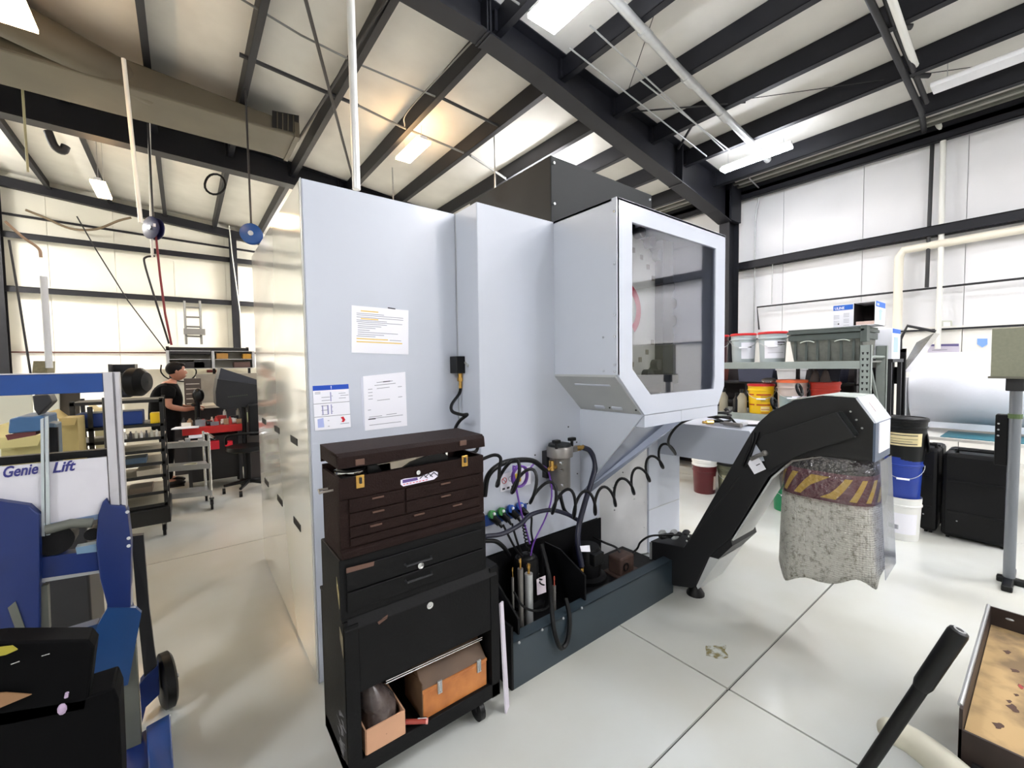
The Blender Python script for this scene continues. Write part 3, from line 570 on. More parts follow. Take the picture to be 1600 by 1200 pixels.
hose('purple air tube coiled in a loop over the warning label', [PY(836, 722, 1.8)] + lp + [PY(812, 790, 1.80), PY(828, 850, 1.78)], 0.0055, pur, 6, 3, 'air_tube')
hose('single purple tube sagging from the filter elbow to the tank', [PY(836, 722, 1.8), PY(856, 735, 1.78), PY(862, 775, 1.78), PY(852, 810, 1.78), PY(835, 845, 1.76), PY(829, 868, 1.74)], 0.0045, pur, 6, 5, 'air_tube')
# connector block
cb = thing('connector_block', 'blue and green quick connector block with four black plugs', 'connector', PY(790, 805, 1.87))
part(cb, 'plate', M('plate_blue', (30, 70, 150), 0.4), lambda m: m.prism([PY(756, 806, 1.884), PY(821, 786, 1.884), PY(821, 802, 1.884), PY(757, 822, 1.884)], (0, -0.012, 0)))
for k, cc in enumerate(((60, 140, 70), (60, 140, 70), (40, 90, 180), (40, 90, 180))):
    a = PY(768+k*14.5, 806-k*4.4, 1.872)
    pg = part(cb, 'plug', blackf, lambda m: m.cyl(a, a+V((0.02, -0.045, -0.035)), 0.022, 0.017, n=12).cyl(a+V((0.02, -0.045, -0.035)), a+V((0.026, -0.06, -0.055)), 0.010, 0.006, n=8), smooth=True)
    MB().cyl(a+V((-0.004, -0.004, 0.01)), a+V((-0.004, -0.022, 0.014)), 0.024, 0.022, n=12).build('plug_collar', M('collar%d' % k, cc, 0.4), pg, smooth=True)
    MB().sphere(a+V((0, -0.026, 0.018)), 0.009, 8).build('plug_mark', paper, pg)
for k, (pts, lb) in enumerate((([(786, 820), (795, 838), (806, 858), (818, 872)], 'leftmost cable from the connector block down to the tank'),
        ([(800, 818), (806, 840), (814, 862), (826, 885), (845, 905)], 'second cable from the connector block down to the tank'),
        ([(818, 800), (830, 806), (830, 830), (834, 852)], 'thin black cable from the end of the connector block'),)):
    hose(lb, [PY(x, y, 1.80-0.01*i) for i, (x, y) in enumerate(pts)], 0.006, blackr, 6, 5, 'signal_cable', 'cable')
pts = [PY(817, 812, 1.8), PY(820, 830, 1.79), PY(824, 850, 1.78), PY(836, 885, 1.74), PY(848, 915, 1.68)]
ax_ = smooth_path(pts, 20); P = []
for i, p in enumerate(ax_): a = i*1.1; P.append(p + V((math.cos(a)*0.010, math.sin(a)*0.010, 0)))
tag(MB().tube(P, 0.004, 6).build('spiral_cable', blackr, None, smooth=True, org=P[0]), 'tightly curled black spiral cable falling into the tank', 'cable')

# ------------------------------------------------------------------ coolant tank in front of the machine
ct = thing('coolant_tank', 'long blue-grey steel coolant tank on the floor under the machine', 'tank', (1.8, 1.7, 0))
tm = M('tank_bluegrey', (44, 56, 64), 0.4, var=0.12, scale=5)
part(ct, 'front_wall', tm, B((1.147, 1.50, 0.0), (2.465, 1.512, 0.222)))
fz = part(ct, 'front_flange', tm, lambda m: m.prism([(1.147, 1.50, 0.216), (2.465, 1.50, 0.216), (2.465, 1.56, 0.222), (1.147, 1.56, 0.222)], (0, 0, 0.004)))
part(ct, 'end_wall', blackp, B((1.135, 1.50, 0.0), (1.147, 1.90, 0.30)))
part(ct, 'end_wall', tm, B((2.455, 1.512, 0.0), (2.467, 1.88, 0.10)))
part(ct, 'deck', blackp, B((1.147, 1.56, 0.16), (2.46, 1.90, 0.175)))
part(ct, 'back_plate', blackp, B((1.147, 1.875, 0.16), (2.20, 1.884, 0.452)))
part(ct, 'fin_plate', blackp, lambda m: m.prism([(1.20, 1.53, 0.22), (1.20, 1.85, 0.22), (1.20, 1.85, 0.42), (1.20, 1.72, 0.42), (1.20, 1.53, 0.30)], (0.01, 0, 0)))
part(ct, 'fin_plate', blackp, lambda m: m.prism([(1.66, 1.53, 0.17), (1.66, 1.85, 0.17), (1.66, 1.85, 0.44), (1.66, 1.72, 0.44), (1.66, 1.53, 0.36)], (0.01, 0, 0)))
part(ct, 'inner_rail', steel, B((1.72, 1.58, 0.175), (2.4, 1.60, 0.2)))
for p in ((811, 1004), (847, 984), (880, 966), (909, 950)): part(ct, 'screw', galv, lambda m: m.sphere(PY(p[0], p[1], 1.50), 0.007, 8))
pm = thing('coolant_pump', 'black pump motor with a small white label standing at the middle of the tank', 'pump', (1.93, 1.76, 0.175))
part(pm, 'motor', blackp, lambda m: m.lathe((1.93, 1.76, 0.175), [(0.0, 0), (0.12, 0.0), (0.12, 0.02), (0.085, 0.03), (0.085, 0.18), (0.075, 0.2), (0, 0.2)], 24), smooth=True)
part(pm, 'label', paper, lambda m: m.prism([PY(906, 853, 1.65), PY(921, 852, 1.65), PY(922, 862, 1.65), PY(908, 862, 1.65)], (0, -0.002, 0)))
part(pm, 'terminal_box', blackf, B((1.88, 1.655, 0.29), (1.97, 1.70, 0.36)), bev=0.005)
pm2 = thing('coolant_pump', 'black pump motor with a large pink-white label near the left end of the tank', 'pump', (1.45, 1.78, 0.175))
part(pm2, 'motor', blackp, lambda m: m.lathe((1.46, 1.78, 0.175), [(0.0, 0), (0.10, 0.0), (0.10, 0.02), (0.07, 0.03), (0.07, 0.24), (0.06, 0.26), (0, 0.26)], 24), smooth=True)
lb_ = part(pm2, 'label', M('label_pink', (240, 228, 236), 0.5), lambda m: m.prism([PY(838, 905, 1.70), PY(852, 899, 1.70), PY(853, 925, 1.70), PY(839, 930, 1.70)], (0, -0.002, 0)))
part(pm2, 'cap', blackf, lambda m: m.sphere((1.46, 1.78, 0.43), 0.055, 12, (1, 1, 0.5)), smooth=True)
for k, (px_, top, bot, r, lb) in enumerate(((827, 896, 975, 0.021, 'tallest bright metal cylinder at the left end of the tank'), (814, 888, 915, 0.014, 'short worn metal cylinder behind the tallest one in the tank'), (867, 915, 955, 0.009, 'slim metal tube with a red and brass top in the tank'), (802, 902, 940, 0.006, 'thinnest metal tube at the left corner of the tank'))):
    a, b = PY(px_, bot, 1.60), PY(px_-1, top, 1.60); t = thing('hydraulic_cylinder', lb, 'cylinder', b*0+V((b.x, 1.60, 0.175)))
    part(t, 'barrel', fm if k else galv, lambda m: m.cyl((b.x, 1.60, 0.176), (b.x, 1.60, b.z), r, n=16), smooth=True)
    part(t, 'stem', brass if k != 2 else M('red_fitting', (170, 70, 50), 0.4), lambda m: m.cyl((b.x, 1.60, b.z), (b.x, 1.60, b.z+0.05), r*0.35, n=8).cyl((b.x, 1.60, b.z+0.03), (b.x, 1.60, b.z+0.045), r*0.5, n=6), smooth=True)
bf = thing('hose_fitting', 'brass hose fitting with a white collar hanging over the tank', 'fitting', PY(909, 890, 1.66))
q = PY(909, 887, 1.66)
part(bf, 'body', brass, lambda m: m.cyl(q, q-V((0, 0, 0.018)), 0.014, n=6).cyl(q-V((0, 0, 0.018)), q-V((0, 0, 0.036)), 0.011, n=10), smooth=True)
part(bf, 'collar', paper, lambda m: m.cyl(q-V((0, 0, 0.034)), q-V((0, 0, 0.042)), 0.014, n=12), smooth=True)
hose('black ribbed cable loop hanging over the front edge of the tank', [PY(846, 850, 1.68), PY(858, 900, 1.60), PY(862, 950, 1.52), PY(866, 985, 1.48), PY(876, 1012, 1.475), PY(887, 1000, 1.48), PY(890, 965, 1.49), PY(884, 935, 1.54)], 0.012, blackr, 8, 6, 'cable_loop', 'cable')
hose('thin black hose drooping across the tallest metal cylinder', [PY(803, 925, 1.57), PY(815, 945, 1.56), PY(832, 954, 1.56), PY(850, 952, 1.56), PY(860, 944, 1.58)], 0.006, blackr, 6, 6, 'drain_hose')
fb = thing('foot_switch', 'rusty brown cast box with a round port resting beside the tank', 'box', PY(965, 880, 1.68))
rb = M('rusty_brown', (78, 58, 50), 0.6, 0.2, var=0.4, scale=20)
q = F(962, 888, 0.16)
part(fb, 'body', rb, lambda m: m.box((2.08, 1.62, 0.178), (2.22, 1.72, 0.29)), bev=0.012)
part(fb, 'port', blackf, lambda m: m.lathe((2.13, 1.62, 0.23), [(0.0, -0.004), (0.02, -0.004), (0.024, 0.0), (0.026, 0.006), (0.018, 0.006)], 16, (0, -1, 0)), smooth=True)
part(fb, 'base_plate', rb, lambda m: m.prism([(2.05, 1.58, 0.176), (2.26, 1.60, 0.176), (2.24, 1.74, 0.176), (2.06, 1.74, 0.176)], (0, 0, 0.008)))
hose('black cable rising from the rusty box to the conveyor', [(2.20, 1.66, 0.26), PY(995, 858, 1.66), PY(1001, 847, 1.62), PY(1015, 838, 1.58), PY(1035, 836, 1.56), PY(1062, 836, 1.5)], 0.007, blackr, 6, 6, 'conveyor_cable', 'cable')
hose('black cable running from the machine base to the rusty box', [PY(928, 840, 1.86), PY(945, 848, 1.75), PY(962, 855, 1.7), (2.14, 1.67, 0.30)], 0.007, blackr, 6, 6, 'conveyor_cable', 'cable')

# ------------------------------------------------------------------ chip conveyor
cv = thing('chip_conveyor', 'black chip conveyor rising from the tank to a white-capped discharge head', 'conveyor', (2.58, 1.2, 0))
X0, X1 = 2.45, 2.72
prof = [(1.66, 0.293), (1.42, 0.33), (1.39, 0.38), (1.03, 1.10), (0.99, 1.165), (0.93, 1.23), (0.823, 1.296), (0.70, 1.322), (0.571, 1.318), (0.505, 1.21), (0.505, 1.035), (0.70, 1.030), (0.83, 0.99), (0.935, 0.88), (1.13, 0.48), (1.255, 0.335), (1.34, 0.115), (1.368, 0.09), (1.49, 0.055), (1.65, 0.086)]
cm = M('conveyor_black', (12, 12, 15), 0.5, var=0.2, scale=9)
part(cv, 'body', cm, lambda m: m.prism([(X0, y, z) for y, z in prof], (X1-X0, 0, 0)), bev=0.004)
um = M('conveyor_under', (186, 188, 186), 0.4, var=0.1, scale=6)
part(cv, 'underside', um, lambda m: m.prism([(X0+0.003, 0.925, 0.874), (X0+0.003, 1.125, 0.474), (X0+0.003, 1.118, 0.470), (X0+0.003, 0.915, 0.872)], (X1-X0-0.006, 0, 0))
     .prism([(X0+0.003, 0.70, 1.026), (X0+0.003, 0.83, 0.986), (X0+0.003, 0.925, 0.876), (X0+0.003, 0.915, 0.872), (X0+0.003, 0.825, 0.978)], (X1-X0-0.006, 0, 0)))
part(cv, 'lower_ledge', cm, lambda m: m.prism([(X0, 1.12, 0.44), (X0, 1.20, 0.335), (X0, 1.255, 0.33), (X0, 1.13, 0.48)], (X1-X0+0.05, 0, 0)))
part(cv, 'lower_end', um, lambda m: m.prism([(X0+0.002, 1.195, 0.335), (X0+0.002, 1.325, 0.10), (X0+0.002, 1.335, 0.115), (X0+0.002, 1.25, 0.335)], (X1-X0+0.04, 0, 0)))
part(cv, 'side_cover', cm, lambda m: m.prism([PX(1188, 690, X0), PX(1196, 680, X0), PX(1311, 643, X0), PX(1340, 682, X0), PX(1262, 706, X0), PX(1204, 733, X0)], (-0.035, 0, 0)), bev=0.003)
part(cv, 'side_bracket', charc, lambda m: m.prism([PX(1311, 643, X0-0.036), PX(1318, 643, X0-0.036), PX(1342, 678, X0-0.036), PX(1336, 681, X0-0.036)], (-0.008, 0, 0)))
for p in ((1329, 643), (1338, 656), (1347, 669)): part(cv, 'screw', galv, lambda m: m.sphere(PX(p[0], p[1], X0), 0.005, 8))
for p in ((1076, 838), (1073, 845)): part(cv, 'screw', galv, lambda m: m.sphere(PX(p[0], p[1], X0), 0.006, 8))
part(cv, 'head_cap', M('cap_white', (222, 226, 238), 0.25, coat=0.5), lambda m: m.prism([(X0-0.002, 0.571, 1.320), (X0-0.002, 0.503, 1.212), (X0-0.002, 0.494, 1.214), (X0-0.002, 0.564, 1.327)], (X1-X0+0.004, 0, 0)))
part(cv, 'top_cap', M('cap_grey', (178, 184, 178), 0.4), lambda m: m.prism([(X0+0.004, 0.86, 1.284), (X0+0.004, 0.82, 1.300), (X0+0.004, 0.70, 1.326), (X0+0.004, 0.575, 1.322), (X0+0.004, 0.575, 1.326), (X0+0.004, 0.70, 1.330), (X0+0.004, 0.83, 1.302)], (X1-X0-0.004, 0, 0)))
ec = part(cv, 'end_cap', M('cap_bluegrey', (84, 96, 116), 0.35), lambda m: m.box((X0-0.002, 0.496, 1.035), (X1+0.002, 0.505, 1.212)))
part(cv, 'head_label', paper, lambda m: m.box((X0+0.05, 0.492, 1.07), (X1-0.03, 0.496, 1.208)))
part(cv, 'faded_mark', M('mark_peach', (222, 205, 205), 0.5), lambda m: m.prism([(X0+0.10, 0.545, 1.296), (X0+0.18, 0.545, 1.296), (X0+0.18, 0.520, 1.256), (X0+0.10, 0.520, 1.256)], (0, -0.002, 0.0013)))
for y, z in ((0.95, 1.22), (0.83, 1.30)):
    part(cv, 'lifting_eye', blackr, lambda m: m.tube([V((X0+0.10+(0.0), y, z+0.045)) + V((math.cos(a)*0.028, math.sin(a)*0.028*0.3, math.sin(a)*0.028)) for a in [i*0.42 for i in range(16)]], 0.008, 8), smooth=True)
part(cv, 'foot', blackr, lambda m: m.lathe((2.56, 1.40, 0), [(0.055, 0), (0.055, 0.012), (0.03, 0.05), (0.018, 0.10), (0, 0.10)], 20), smooth=True)
part(cv, 'edge_strip', galv, B((X0-0.012, 1.645, 0.075), (X0-0.004, 1.66, 0.29)))
part(cv, 'white_flap', white, lambda m: m.prism([PX(1181, 694, X0-0.004), PX(1190, 708, X0-0.004), PX(1196, 720, X0-0.004), PX(1172, 722, X0-0.004)], (-0.003, 0, 0)))
part(cv, 'side_cable', blackr, lambda m: m.tube([PX(1185, 675, X0-0.01), PX(1181, 688, X0-0.02), PX(1172, 712, X0-0.02), PX(1164, 730, X0-0.02)], 0.006, 8).tube([PX(1178, 676, X0-0.01), PX(1176, 690, X0-0.02), PX(1166, 714, X0-0.02), PX(1160, 728, X0-0.02)], 0.006, 8))
part(cv, 'side_groove', dark, lambda m: m.tube([PX(1156, 744, X0), PX(1120, 790, X0), PX(1080, 840, X0)], 0.006, 6))
kb = part(cv, 'clamp_handle', fm, lambda m: m.tube([PX(1174, 717, X0-0.02), PX(1184, 712, X0-0.03), PX(1193, 709, X0-0.04)], 0.011, 10).sphere(PX(1195, 708, X0-0.04), 0.016, 10), smooth=True)
tg = thing('paper_tag', 'white paper tag hanging on the side of the black conveyor', 'tag', PX(1183, 725, X0-0.012))
part(tg, 'card', paper, lambda m: m.prism([PX(1167, 722, X0-0.012), PX(1184, 711, X0-0.012), PX(1197, 733, X0-0.012), PX(1179, 741, X0-0.012)], (-0.002, 0, 0)))
part(tg, 'print', inkd, lambda m: m.prism([PX(1181, 727, X0-0.0145), PX(1187, 724, X0-0.0145), PX(1188, 725, X0-0.0145), PX(1182, 728, X0-0.0145)], (-0.0005, 0, 0)))
pl_ = thing('plastic_scraps', 'crumpled dark plastic lying on the low end of the black conveyor', 'plastic', (2.55, 1.52, 0.31))
random.seed(3)
for k in range(9):
    c = V((2.48+random.random()*0.2, 1.42+random.random()*0.2, 0.335+random.random()*0.02))
    part(pl_, 'scrap', (greyp, steel, blackr)[k % 3], lambda m: m.sphere(c, 0.03, 8, (1.2, 0.8, 0.55)))

# skirt and bubble wrap under the discharge head
sk = thing('chute_skirt', 'maroon and yellow striped chute skirt under clear plastic below the conveyor head', 'skirt', (2.585, 0.71, 0.78))
def loop(z, gx, gy, wav=0.0, ph=0.0, n=72, cx=2.60, cy=0.70, pw_=3.0):
    out = []
    for i in range(n):
        a = 2*math.pi*i/n; ca, sa = math.cos(a), math.sin(a)
        r = 1 + wav*math.sin(5*a+ph) + wav*0.5*math.sin(9*a+ph*2)
        out.append(V((cx + gx*r*math.copysign(abs(ca)**(2/pw_), ca), cy + gy*r*math.copysign(abs(sa)**(2/pw_), sa), z)))
    return out
def skin(m, rings, n=72):
    b = len(m.v)
    for r in rings: m.v += r
    for k in range(len(rings)-1):
        for i in range(n): j = (i+1) % n; m.f.append([b+k*n+i, b+k*n+j, b+(k+1)*n+j, b+(k+1)*n+i])
part(sk, 'band', M('skirt_maroon', (112, 62, 78), 0.4, var=0.15), lambda m: skin(m, [loop(1.035, 0.135, 0.175), loop(0.93, 0.15, 0.19), loop(0.86, 0.155, 0.195), loop(0.80, 0.155, 0.195)]), smooth=True)
part(sk, 'dark_collar', M('collar_dark', (44, 42, 44), 0.5), lambda m: skin(m, [loop(1.03, 0.138, 0.178), loop(0.985, 0.149, 0.189), loop(0.955, 0.1525, 0.1925)]), smooth=True)
ym = M('stripe_yellow', (212, 182, 84), 0.45)
n = 72
for k in range(14):
    m = MB(); LV = [loop(0.935-0.026*j, 0.157+0.0015*j, 0.197+0.0015*j) for j in range(5)]
    for j in range(4):
        for a in range(2):
            i0 = (k*5+a-j) % n; i1 = (i0+1) % n; i2 = (k*5+a-j-1) % n; i3 = (i2+1) % n
            m.poly([LV[j][i0], LV[j][i1], LV[j+1][i3], LV[j+1][i2]])
    m.build('yellow_stripe', ym, sk)
fw = thing('plastic_film', 'crinkled clear plastic film wrapped round the striped chute skirt', 'film', (2.585, 0.71, 0.80))
random.seed(5)
def crinkle(z, gx, gy, amp):
    L = loop(z, gx, gy); c = V((2.60, 0.70, z)); out = []
    for i, p in enumerate(L):
        d = (p-c); out.append(c + d*(1 + amp*(random.random()-0.3)) + V((0, 0, (random.random()-0.5)*0.02)))
    return out
part(fw, 'film', glassy('clear_film', (232, 226, 224), 0.10, 0.12, 40), lambda m: skin(m, [crinkle(1.02, 0.148, 0.188, 0.04), crinkle(0.98, 0.168, 0.205, 0.06), crinkle(0.93, 0.172, 0.210, 0.06), crinkle(0.87, 0.175, 0.212, 0.05), crinkle(0.81, 0.172, 0.208, 0.03)]), smooth=True, keep=True)
# bubble wrap
bw = M('bubble_wrap', (176, 174, 162), 0.3, var=0.0)
nt = bw.node_tree; bb = nt.nodes['Principled BSDF']; tc = nt.nodes.new('ShaderNodeTexCoord')
nz = nt.nodes.new('ShaderNodeTexNoise'); nz.inputs['Scale'].default_value = 45; nz.inputs['Detail'].default_value = 8; nz.inputs['Roughness'].default_value = 0.75
cr = nt.nodes.new('ShaderNodeValToRGB'); cr.color_ramp.elements[0].position = 0.34; cr.color_ramp.elements[0].color = lin((120, 114, 98)); cr.color_ramp.elements[1].position = 0.5; cr.color_ramp.elements[1].color = lin((198, 196, 186))
vo = nt.nodes.new('ShaderNodeTexVoronoi'); vo.inputs['Scale'].default_value = 95; vo.inputs['Randomness'].default_value = 0.25
bp = nt.nodes.new('ShaderNodeBump'); bp.inputs['Strength'].default_value = 0.7; bp.inputs['Distance'].default_value = 0.012; bp.invert = True
for a, b in ((tc.outputs['Object'], nz.inputs['Vector']), (nz.outputs['Fac'], cr.inputs['Fac']), (cr.outputs['Color'], bb.inputs['Base Color']), (tc.outputs['Object'], vo.inputs['Vector']), (vo.outputs['Distance'], bp.inputs['Height']), (bp.outputs['Normal'], bb.inputs['Normal'])): nt.links.new(a, b)
bb.inputs['Alpha'].default_value = 0.93
rings = []
for k in range(9):
    t_ = k/8; z = 0.815 - t_*0.425
    L = loop(z, 0.159+0.008*t_, 0.200+0.026*t_, 0.004+0.04*t_, 1.0, cy=0.70, pw_=3.0-0.6*t_)
    L = [p + V((0, 0, 0.08*t_*max(0, 0.70-p.y)/0.2)) for p in L]
    if k == 8: L = [p + V((0, 0, 0.025*math.sin(4*2*math.pi*i/72+0.6) + 0.02*math.sin(7*2*math.pi*i/72))) for i, p in enumerate(L)]
    rings.append(L)
m = MB(); b0 = 0
skin(m, rings)
o = m.build('bubble_wrap_sleeve', bw, None, smooth=True, org=(2.6, 0.71, 0.32), keep=True)
tag(o, 'dirty bubble wrap sleeve with a wavy hem hanging under the conveyor head', 'bubble wrap')
sl = o.modifiers.new('thick', 'SOLIDIFY'); sl.thickness = 0.003
# smooth clear sheet down the camera-side end
o = MB(); ee = []
for k in range(2): pass
o.prism([(2.50, 0.488, 1.03), (2.715, 0.488, 1.03), (2.722, 0.462, 0.50), (2.52, 0.462, 0.48)], (0, 0.002, 0))
tag(o.build('plastic_sheet', glassy('milky_sheet', (222, 226, 240), 0.12, 0.15, 0), None, org=(2.62, 0.47, 0.35)), 'smooth clear plastic sheet hanging down the end of the bubble wrap sleeve', 'plastic sheet')
# things on the white trough
hp = [V((3.06+0.02*math.cos(a)+0.055*math.cos(a), 1.50+0.075*math.sin(a), 1.055+0.002*i)) for i, a in enumerate([i*0.4 for i in range(48)])]
hose('black hose coiled on top of the white trough', [PY(1104, 648, 1.50)] + hp + [V((3.1, 1.40, 1.055)), V((3.12, 1.26, 1.055)), V((3.1, 1.16, 1.06)), V((2.80, 1.02, 1.17))], 0.008, blackr, 8, 2, 'coiled_hose')
cf = thing('hose_coupling', 'brass hose coupling lying where the recoil hose meets the coil', 'fitting', (2.93, 1.52, 1.05))
part(cf, 'body', brass, lambda m: m.cyl((2.93, 1.53, 1.068), (2.97, 1.50, 1.068), 0.016, n=6).cyl((2.91, 1.545, 1.068), (2.93, 1.53, 1.068), 0.010, n=10), smooth=True)
ag = thing('air_gun', 'silver air blow gun lying on the white trough', 'tool', (3.0, 1.34, 1.05))
part(ag, 'body', fm, lambda m: m.cyl((2.96, 1.30, 1.065), (2.99, 1.43, 1.065), 0.015, n=12).cyl((2.99, 1.43, 1.065), (2.995, 1.46, 1.065), 0.008, n=8), smooth=True)
part(ag, 'handle', galv, lambda m: m.cyl((2.97, 1.32, 1.065), (3.10, 1.33, 1.062), 0.011, n=10), smooth=True)
part(ag, 'trigger', galv, lambda m: m.box((2.99, 1.345, 1.062), (3.09, 1.36, 1.072)))
# ------------------------------------------------------------------ tool chests left of the tank
bk = M('chest_black', (8, 8, 9), 0.55, var=0.25, scale=12, bump=0.08, bscale=90, spec=0.2)
brn = M('chest_brown', (34, 21, 18), 0.6, var=0.25, scale=10, bump=0.25, bscale=160, spec=0.12)
rustm = M('rust_scrape', (92, 66, 54), 0.7)
YC = 1.42
rc = thing('rolling_tool_cabinet', 'black rolling tool cabinet with an open lower shelf at the foot of the tool chests', 'cabinet', (0.70, 1.56, 0))
cx0, cx1, cyb = 0.385, 1.012, 1.72
part(rc, 'side_panel', bk, B((cx0, YC, 0.10), (cx0+0.012, cyb, 0.655)))
part(rc, 'side_panel', bk, B((cx1-0.04, YC, 0.10), (cx1, cyb, 0.655)))
part(rc, 'back_panel', bk, B((cx0, cyb-0.012, 0.10), (cx1, cyb, 0.655)))
part(rc, 'top', bk, lambda m: m.box((cx0-0.003, YC+0.01, 0.648), (cx1+0.003, cyb, 0.66)).prism([(cx0, YC-0.006, 0.622), (cx0, YC+0.012, 0.66), (cx0, YC+0.012, 0.622)], (cx1-cx0-0.01, 0, 0)), bev=0.002)
part(rc, 'bottom_shelf', bk, B((cx0, YC, 0.10), (cx1, cyb, 0.16)), bev=0.004)
part(rc, 'front_post', bk, B((cx0, YC-0.003, 0.10), (cx0+0.045, YC+0.01, 0.64)))
dp = part(rc, 'door_panel', bk, B((cx0+0.045, YC-0.004, 0.40), (cx1-0.045, YC+0.012, 0.622)), bev=0.002)
q = PY(671, 945, YC-0.004); MB().lathe(q, [(0, 0.003), (0.006, 0.003), (0.006, 0.006), (0.013, 0.006), (0.014, 0)], 18, (0, -1, 0)).build('lock', chrome, dp, smooth=True)
for z in (0.385, 0.394):
    part(rc, 'slide_rail', chrome, lambda m: m.cyl(PY(603, 1068, YC+0.03) + V((0, 0, (z-0.385))), PY(753, 999, YC+0.03) + V((0, 0, (z-0.385))), 0.0025, n=8))
part(rc, 'rust_patch', rustm, lambda m: m.prism([PY(590, 972, YC-0.0045), PY(606, 960, YC-0.0045), PY(605, 966, YC-0.0045), PY(592, 976, YC-0.0045)], (0, -0.0006, 0)))
part(rc, 'corner_sticker', M('sticker_tan', (110, 100, 78), 0.7), lambda m: m.prism([(cx0-0.0005, YC+0.015, 0.60), (cx0-0.0005, YC+0.05, 0.62), (cx0-0.0005, YC+0.05, 0.58), (cx0-0.0005, YC+0.015, 0.53)], (-0.001, 0, 0)))
part(rc, 'paint_scratch', M('scratch_grey', (105, 105, 110), 0.6), lambda m: [m.prism([(cx0-0.0005, YC+0.01+random.random()*0.1, z), (cx0-0.0005, YC+0.03+random.random()*0.1, z+0.004), (cx0-0.0005, YC+0.02+random.random()*0.1, z-0.012)], (-0.0006, 0, 0)) for z in [0.15+0.012*i for i in range(14)]])
def caster(par, x, y, r=0.045, h=0.10, mat=blackr):
    c = part(par, 'caster', steel, lambda m: m.box((x-0.02, y-0.02, h-0.012), (x+0.02, y+0.02, h)).box((x-0.016, y-0.012, r), (x-0.013, y+0.012, h-0.01)).box((x+0.013, y-0.012, r), (x+0.016, y+0.012, h-0.01)))
    MB().cyl((x-0.011, y, r), (x+0.011, y, r), r, n=20).build('wheel', mat, c, smooth=True)
for x, y in ((0.93, 1.47), (0.45, 1.47), (0.45, 1.67), (0.93, 1.67)): caster(rc, x, y)
mc2 = thing('tool_chest', 'black two-drawer tool chest stacked between the brown chest and the rolling cabinet', 'tool chest', (0.66, 1.53, 0.665))
mx0, mx1 = 0.378, 0.957
part(mc2, 'case', bk, B((mx0, YC+0.006, 0.66), (mx1, 1.66, 0.866)), bev=0.004)
for z0, z1 in ((0.686, 0.752), (0.757, 0.835)):
    d = part(mc2, 'drawer', bk, B((mx0+0.02, YC-0.002, z0), (mx1-0.02, YC+0.01, z1)), bev=0.003)
    zc = (z0+z1)/2 + (0.012 if z0 < 0.7 else -0.005)
    MB().tube([(0.60, YC-0.002, zc), (0.602, YC-0.016, zc-0.004), (0.70, YC-0.016, zc-0.004), (0.702, YC-0.002, zc)], 0.004, 8).build('handle', steel, d)
q = PY(657, 883, YC-0.003); part(mc2, 'lock', chrome, lambda m: m.lathe(q, [(0, 0.003), (0.005, 0.003), (0.005, 0.006), (0.012, 0.005), (0.013, 0)], 18, (0, -1, 0)), smooth=True)
part(mc2, 'corner_sticker', M('sticker_yellowish', (140, 128, 88), 0.7), lambda m: m.prism([(mx0-0.0005, YC+0.015, 0.75), (mx0-0.0005, YC+0.04, 0.80), (mx0-0.0005, YC+0.04, 0.76), (mx0-0.0005, YC+0.015, 0.70)], (-0.001, 0, 0)))
part(mc2, 'rust_patch', rustm, lambda m: m.prism([PY(541, 888, YC-0.0025), PY(585, 877, YC-0.0025), PY(584, 884, YC-0.0025), PY(541, 896, YC-0.0025)], (0, -0.0006, 0)))
tc_ = thing('machinist_chest', 'brown wrinkle-finish tool chest with its lid ajar on top of the stack', 'tool chest', (0.66, 1.52, 0.868))
bx0, bx1, byb = 0.384, 0.948, 1.63
part(tc_, 'base', brn, lambda m: m.box((bx0, YC+0.008, 0.868), (bx1, byb, 0.905)).prism([(bx0, YC-0.004, 0.868), (bx0, YC-0.004, 0.888), (bx0, YC+0.01, 0.900), (bx0, YC+0.01, 0.868)], (bx1-bx0, 0, 0)), bev=0.002)
part(tc_, 'case_side', brn, B((bx0, YC+0.008, 0.90), (bx0+0.01, byb, 1.135)))
part(tc_, 'case_side', brn, B((bx1-0.01, YC+0.008, 0.90), (bx1, byb, 1.135)))
part(tc_, 'case_back', brn, B((bx0, byb-0.01, 0.90), (bx1, byb, 1.15)))
part(tc_, 'front_panel', brn, B((bx0, YC, 1.065), (bx1, YC+0.012, 1.135)), bev=0.002)
part(tc_, 'front_frame', brn, B((bx0, YC+0.004, 0.90), (bx1, YC+0.012, 1.066)))
part(tc_, 'tray', dark, B((bx0+0.01, YC+0.012, 1.09), (bx1-0.01, byb-0.01, 1.10)))
rows = [(1.018, 1.062), (0.972, 1.014), (0.934, 0.968)]
for z0, z1 in rows[:2]:
    for xa, xb in ((bx0+0.03, 0.605), (0.613, bx1-0.02)):
        d = part(tc_, 'drawer', brn, B((xa, YC-0.002, z0), (xb, YC+0.006, z1)), bev=0.0015)
        xm = (xa+xb)/2; MB().box((xm-0.02, YC-0.007, z1-0.012), (xm+0.02, YC-0.002, z1-0.007)).build('pull', rustm, d)
for xa, xb in ((bx0+0.03, bx1-0.02),):
    d = part(tc_, 'drawer', brn, B((xa, YC-0.002, rows[2][0]), (xb, YC+0.006, rows[2][1])), bev=0.0015)
    for xm in (0.50, 0.66, 0.82): MB().box((xm-0.02, YC-0.007, rows[2][1]-0.012), (xm+0.02, YC-0.002, rows[2][1]-0.007)).build('pull', rustm, d)
part(tc_, 'bottom_drawer', brn, B((bx0+0.03, YC-0.002, 0.904), (bx1-0.02, YC+0.006, 0.930)), bev=0.0015)
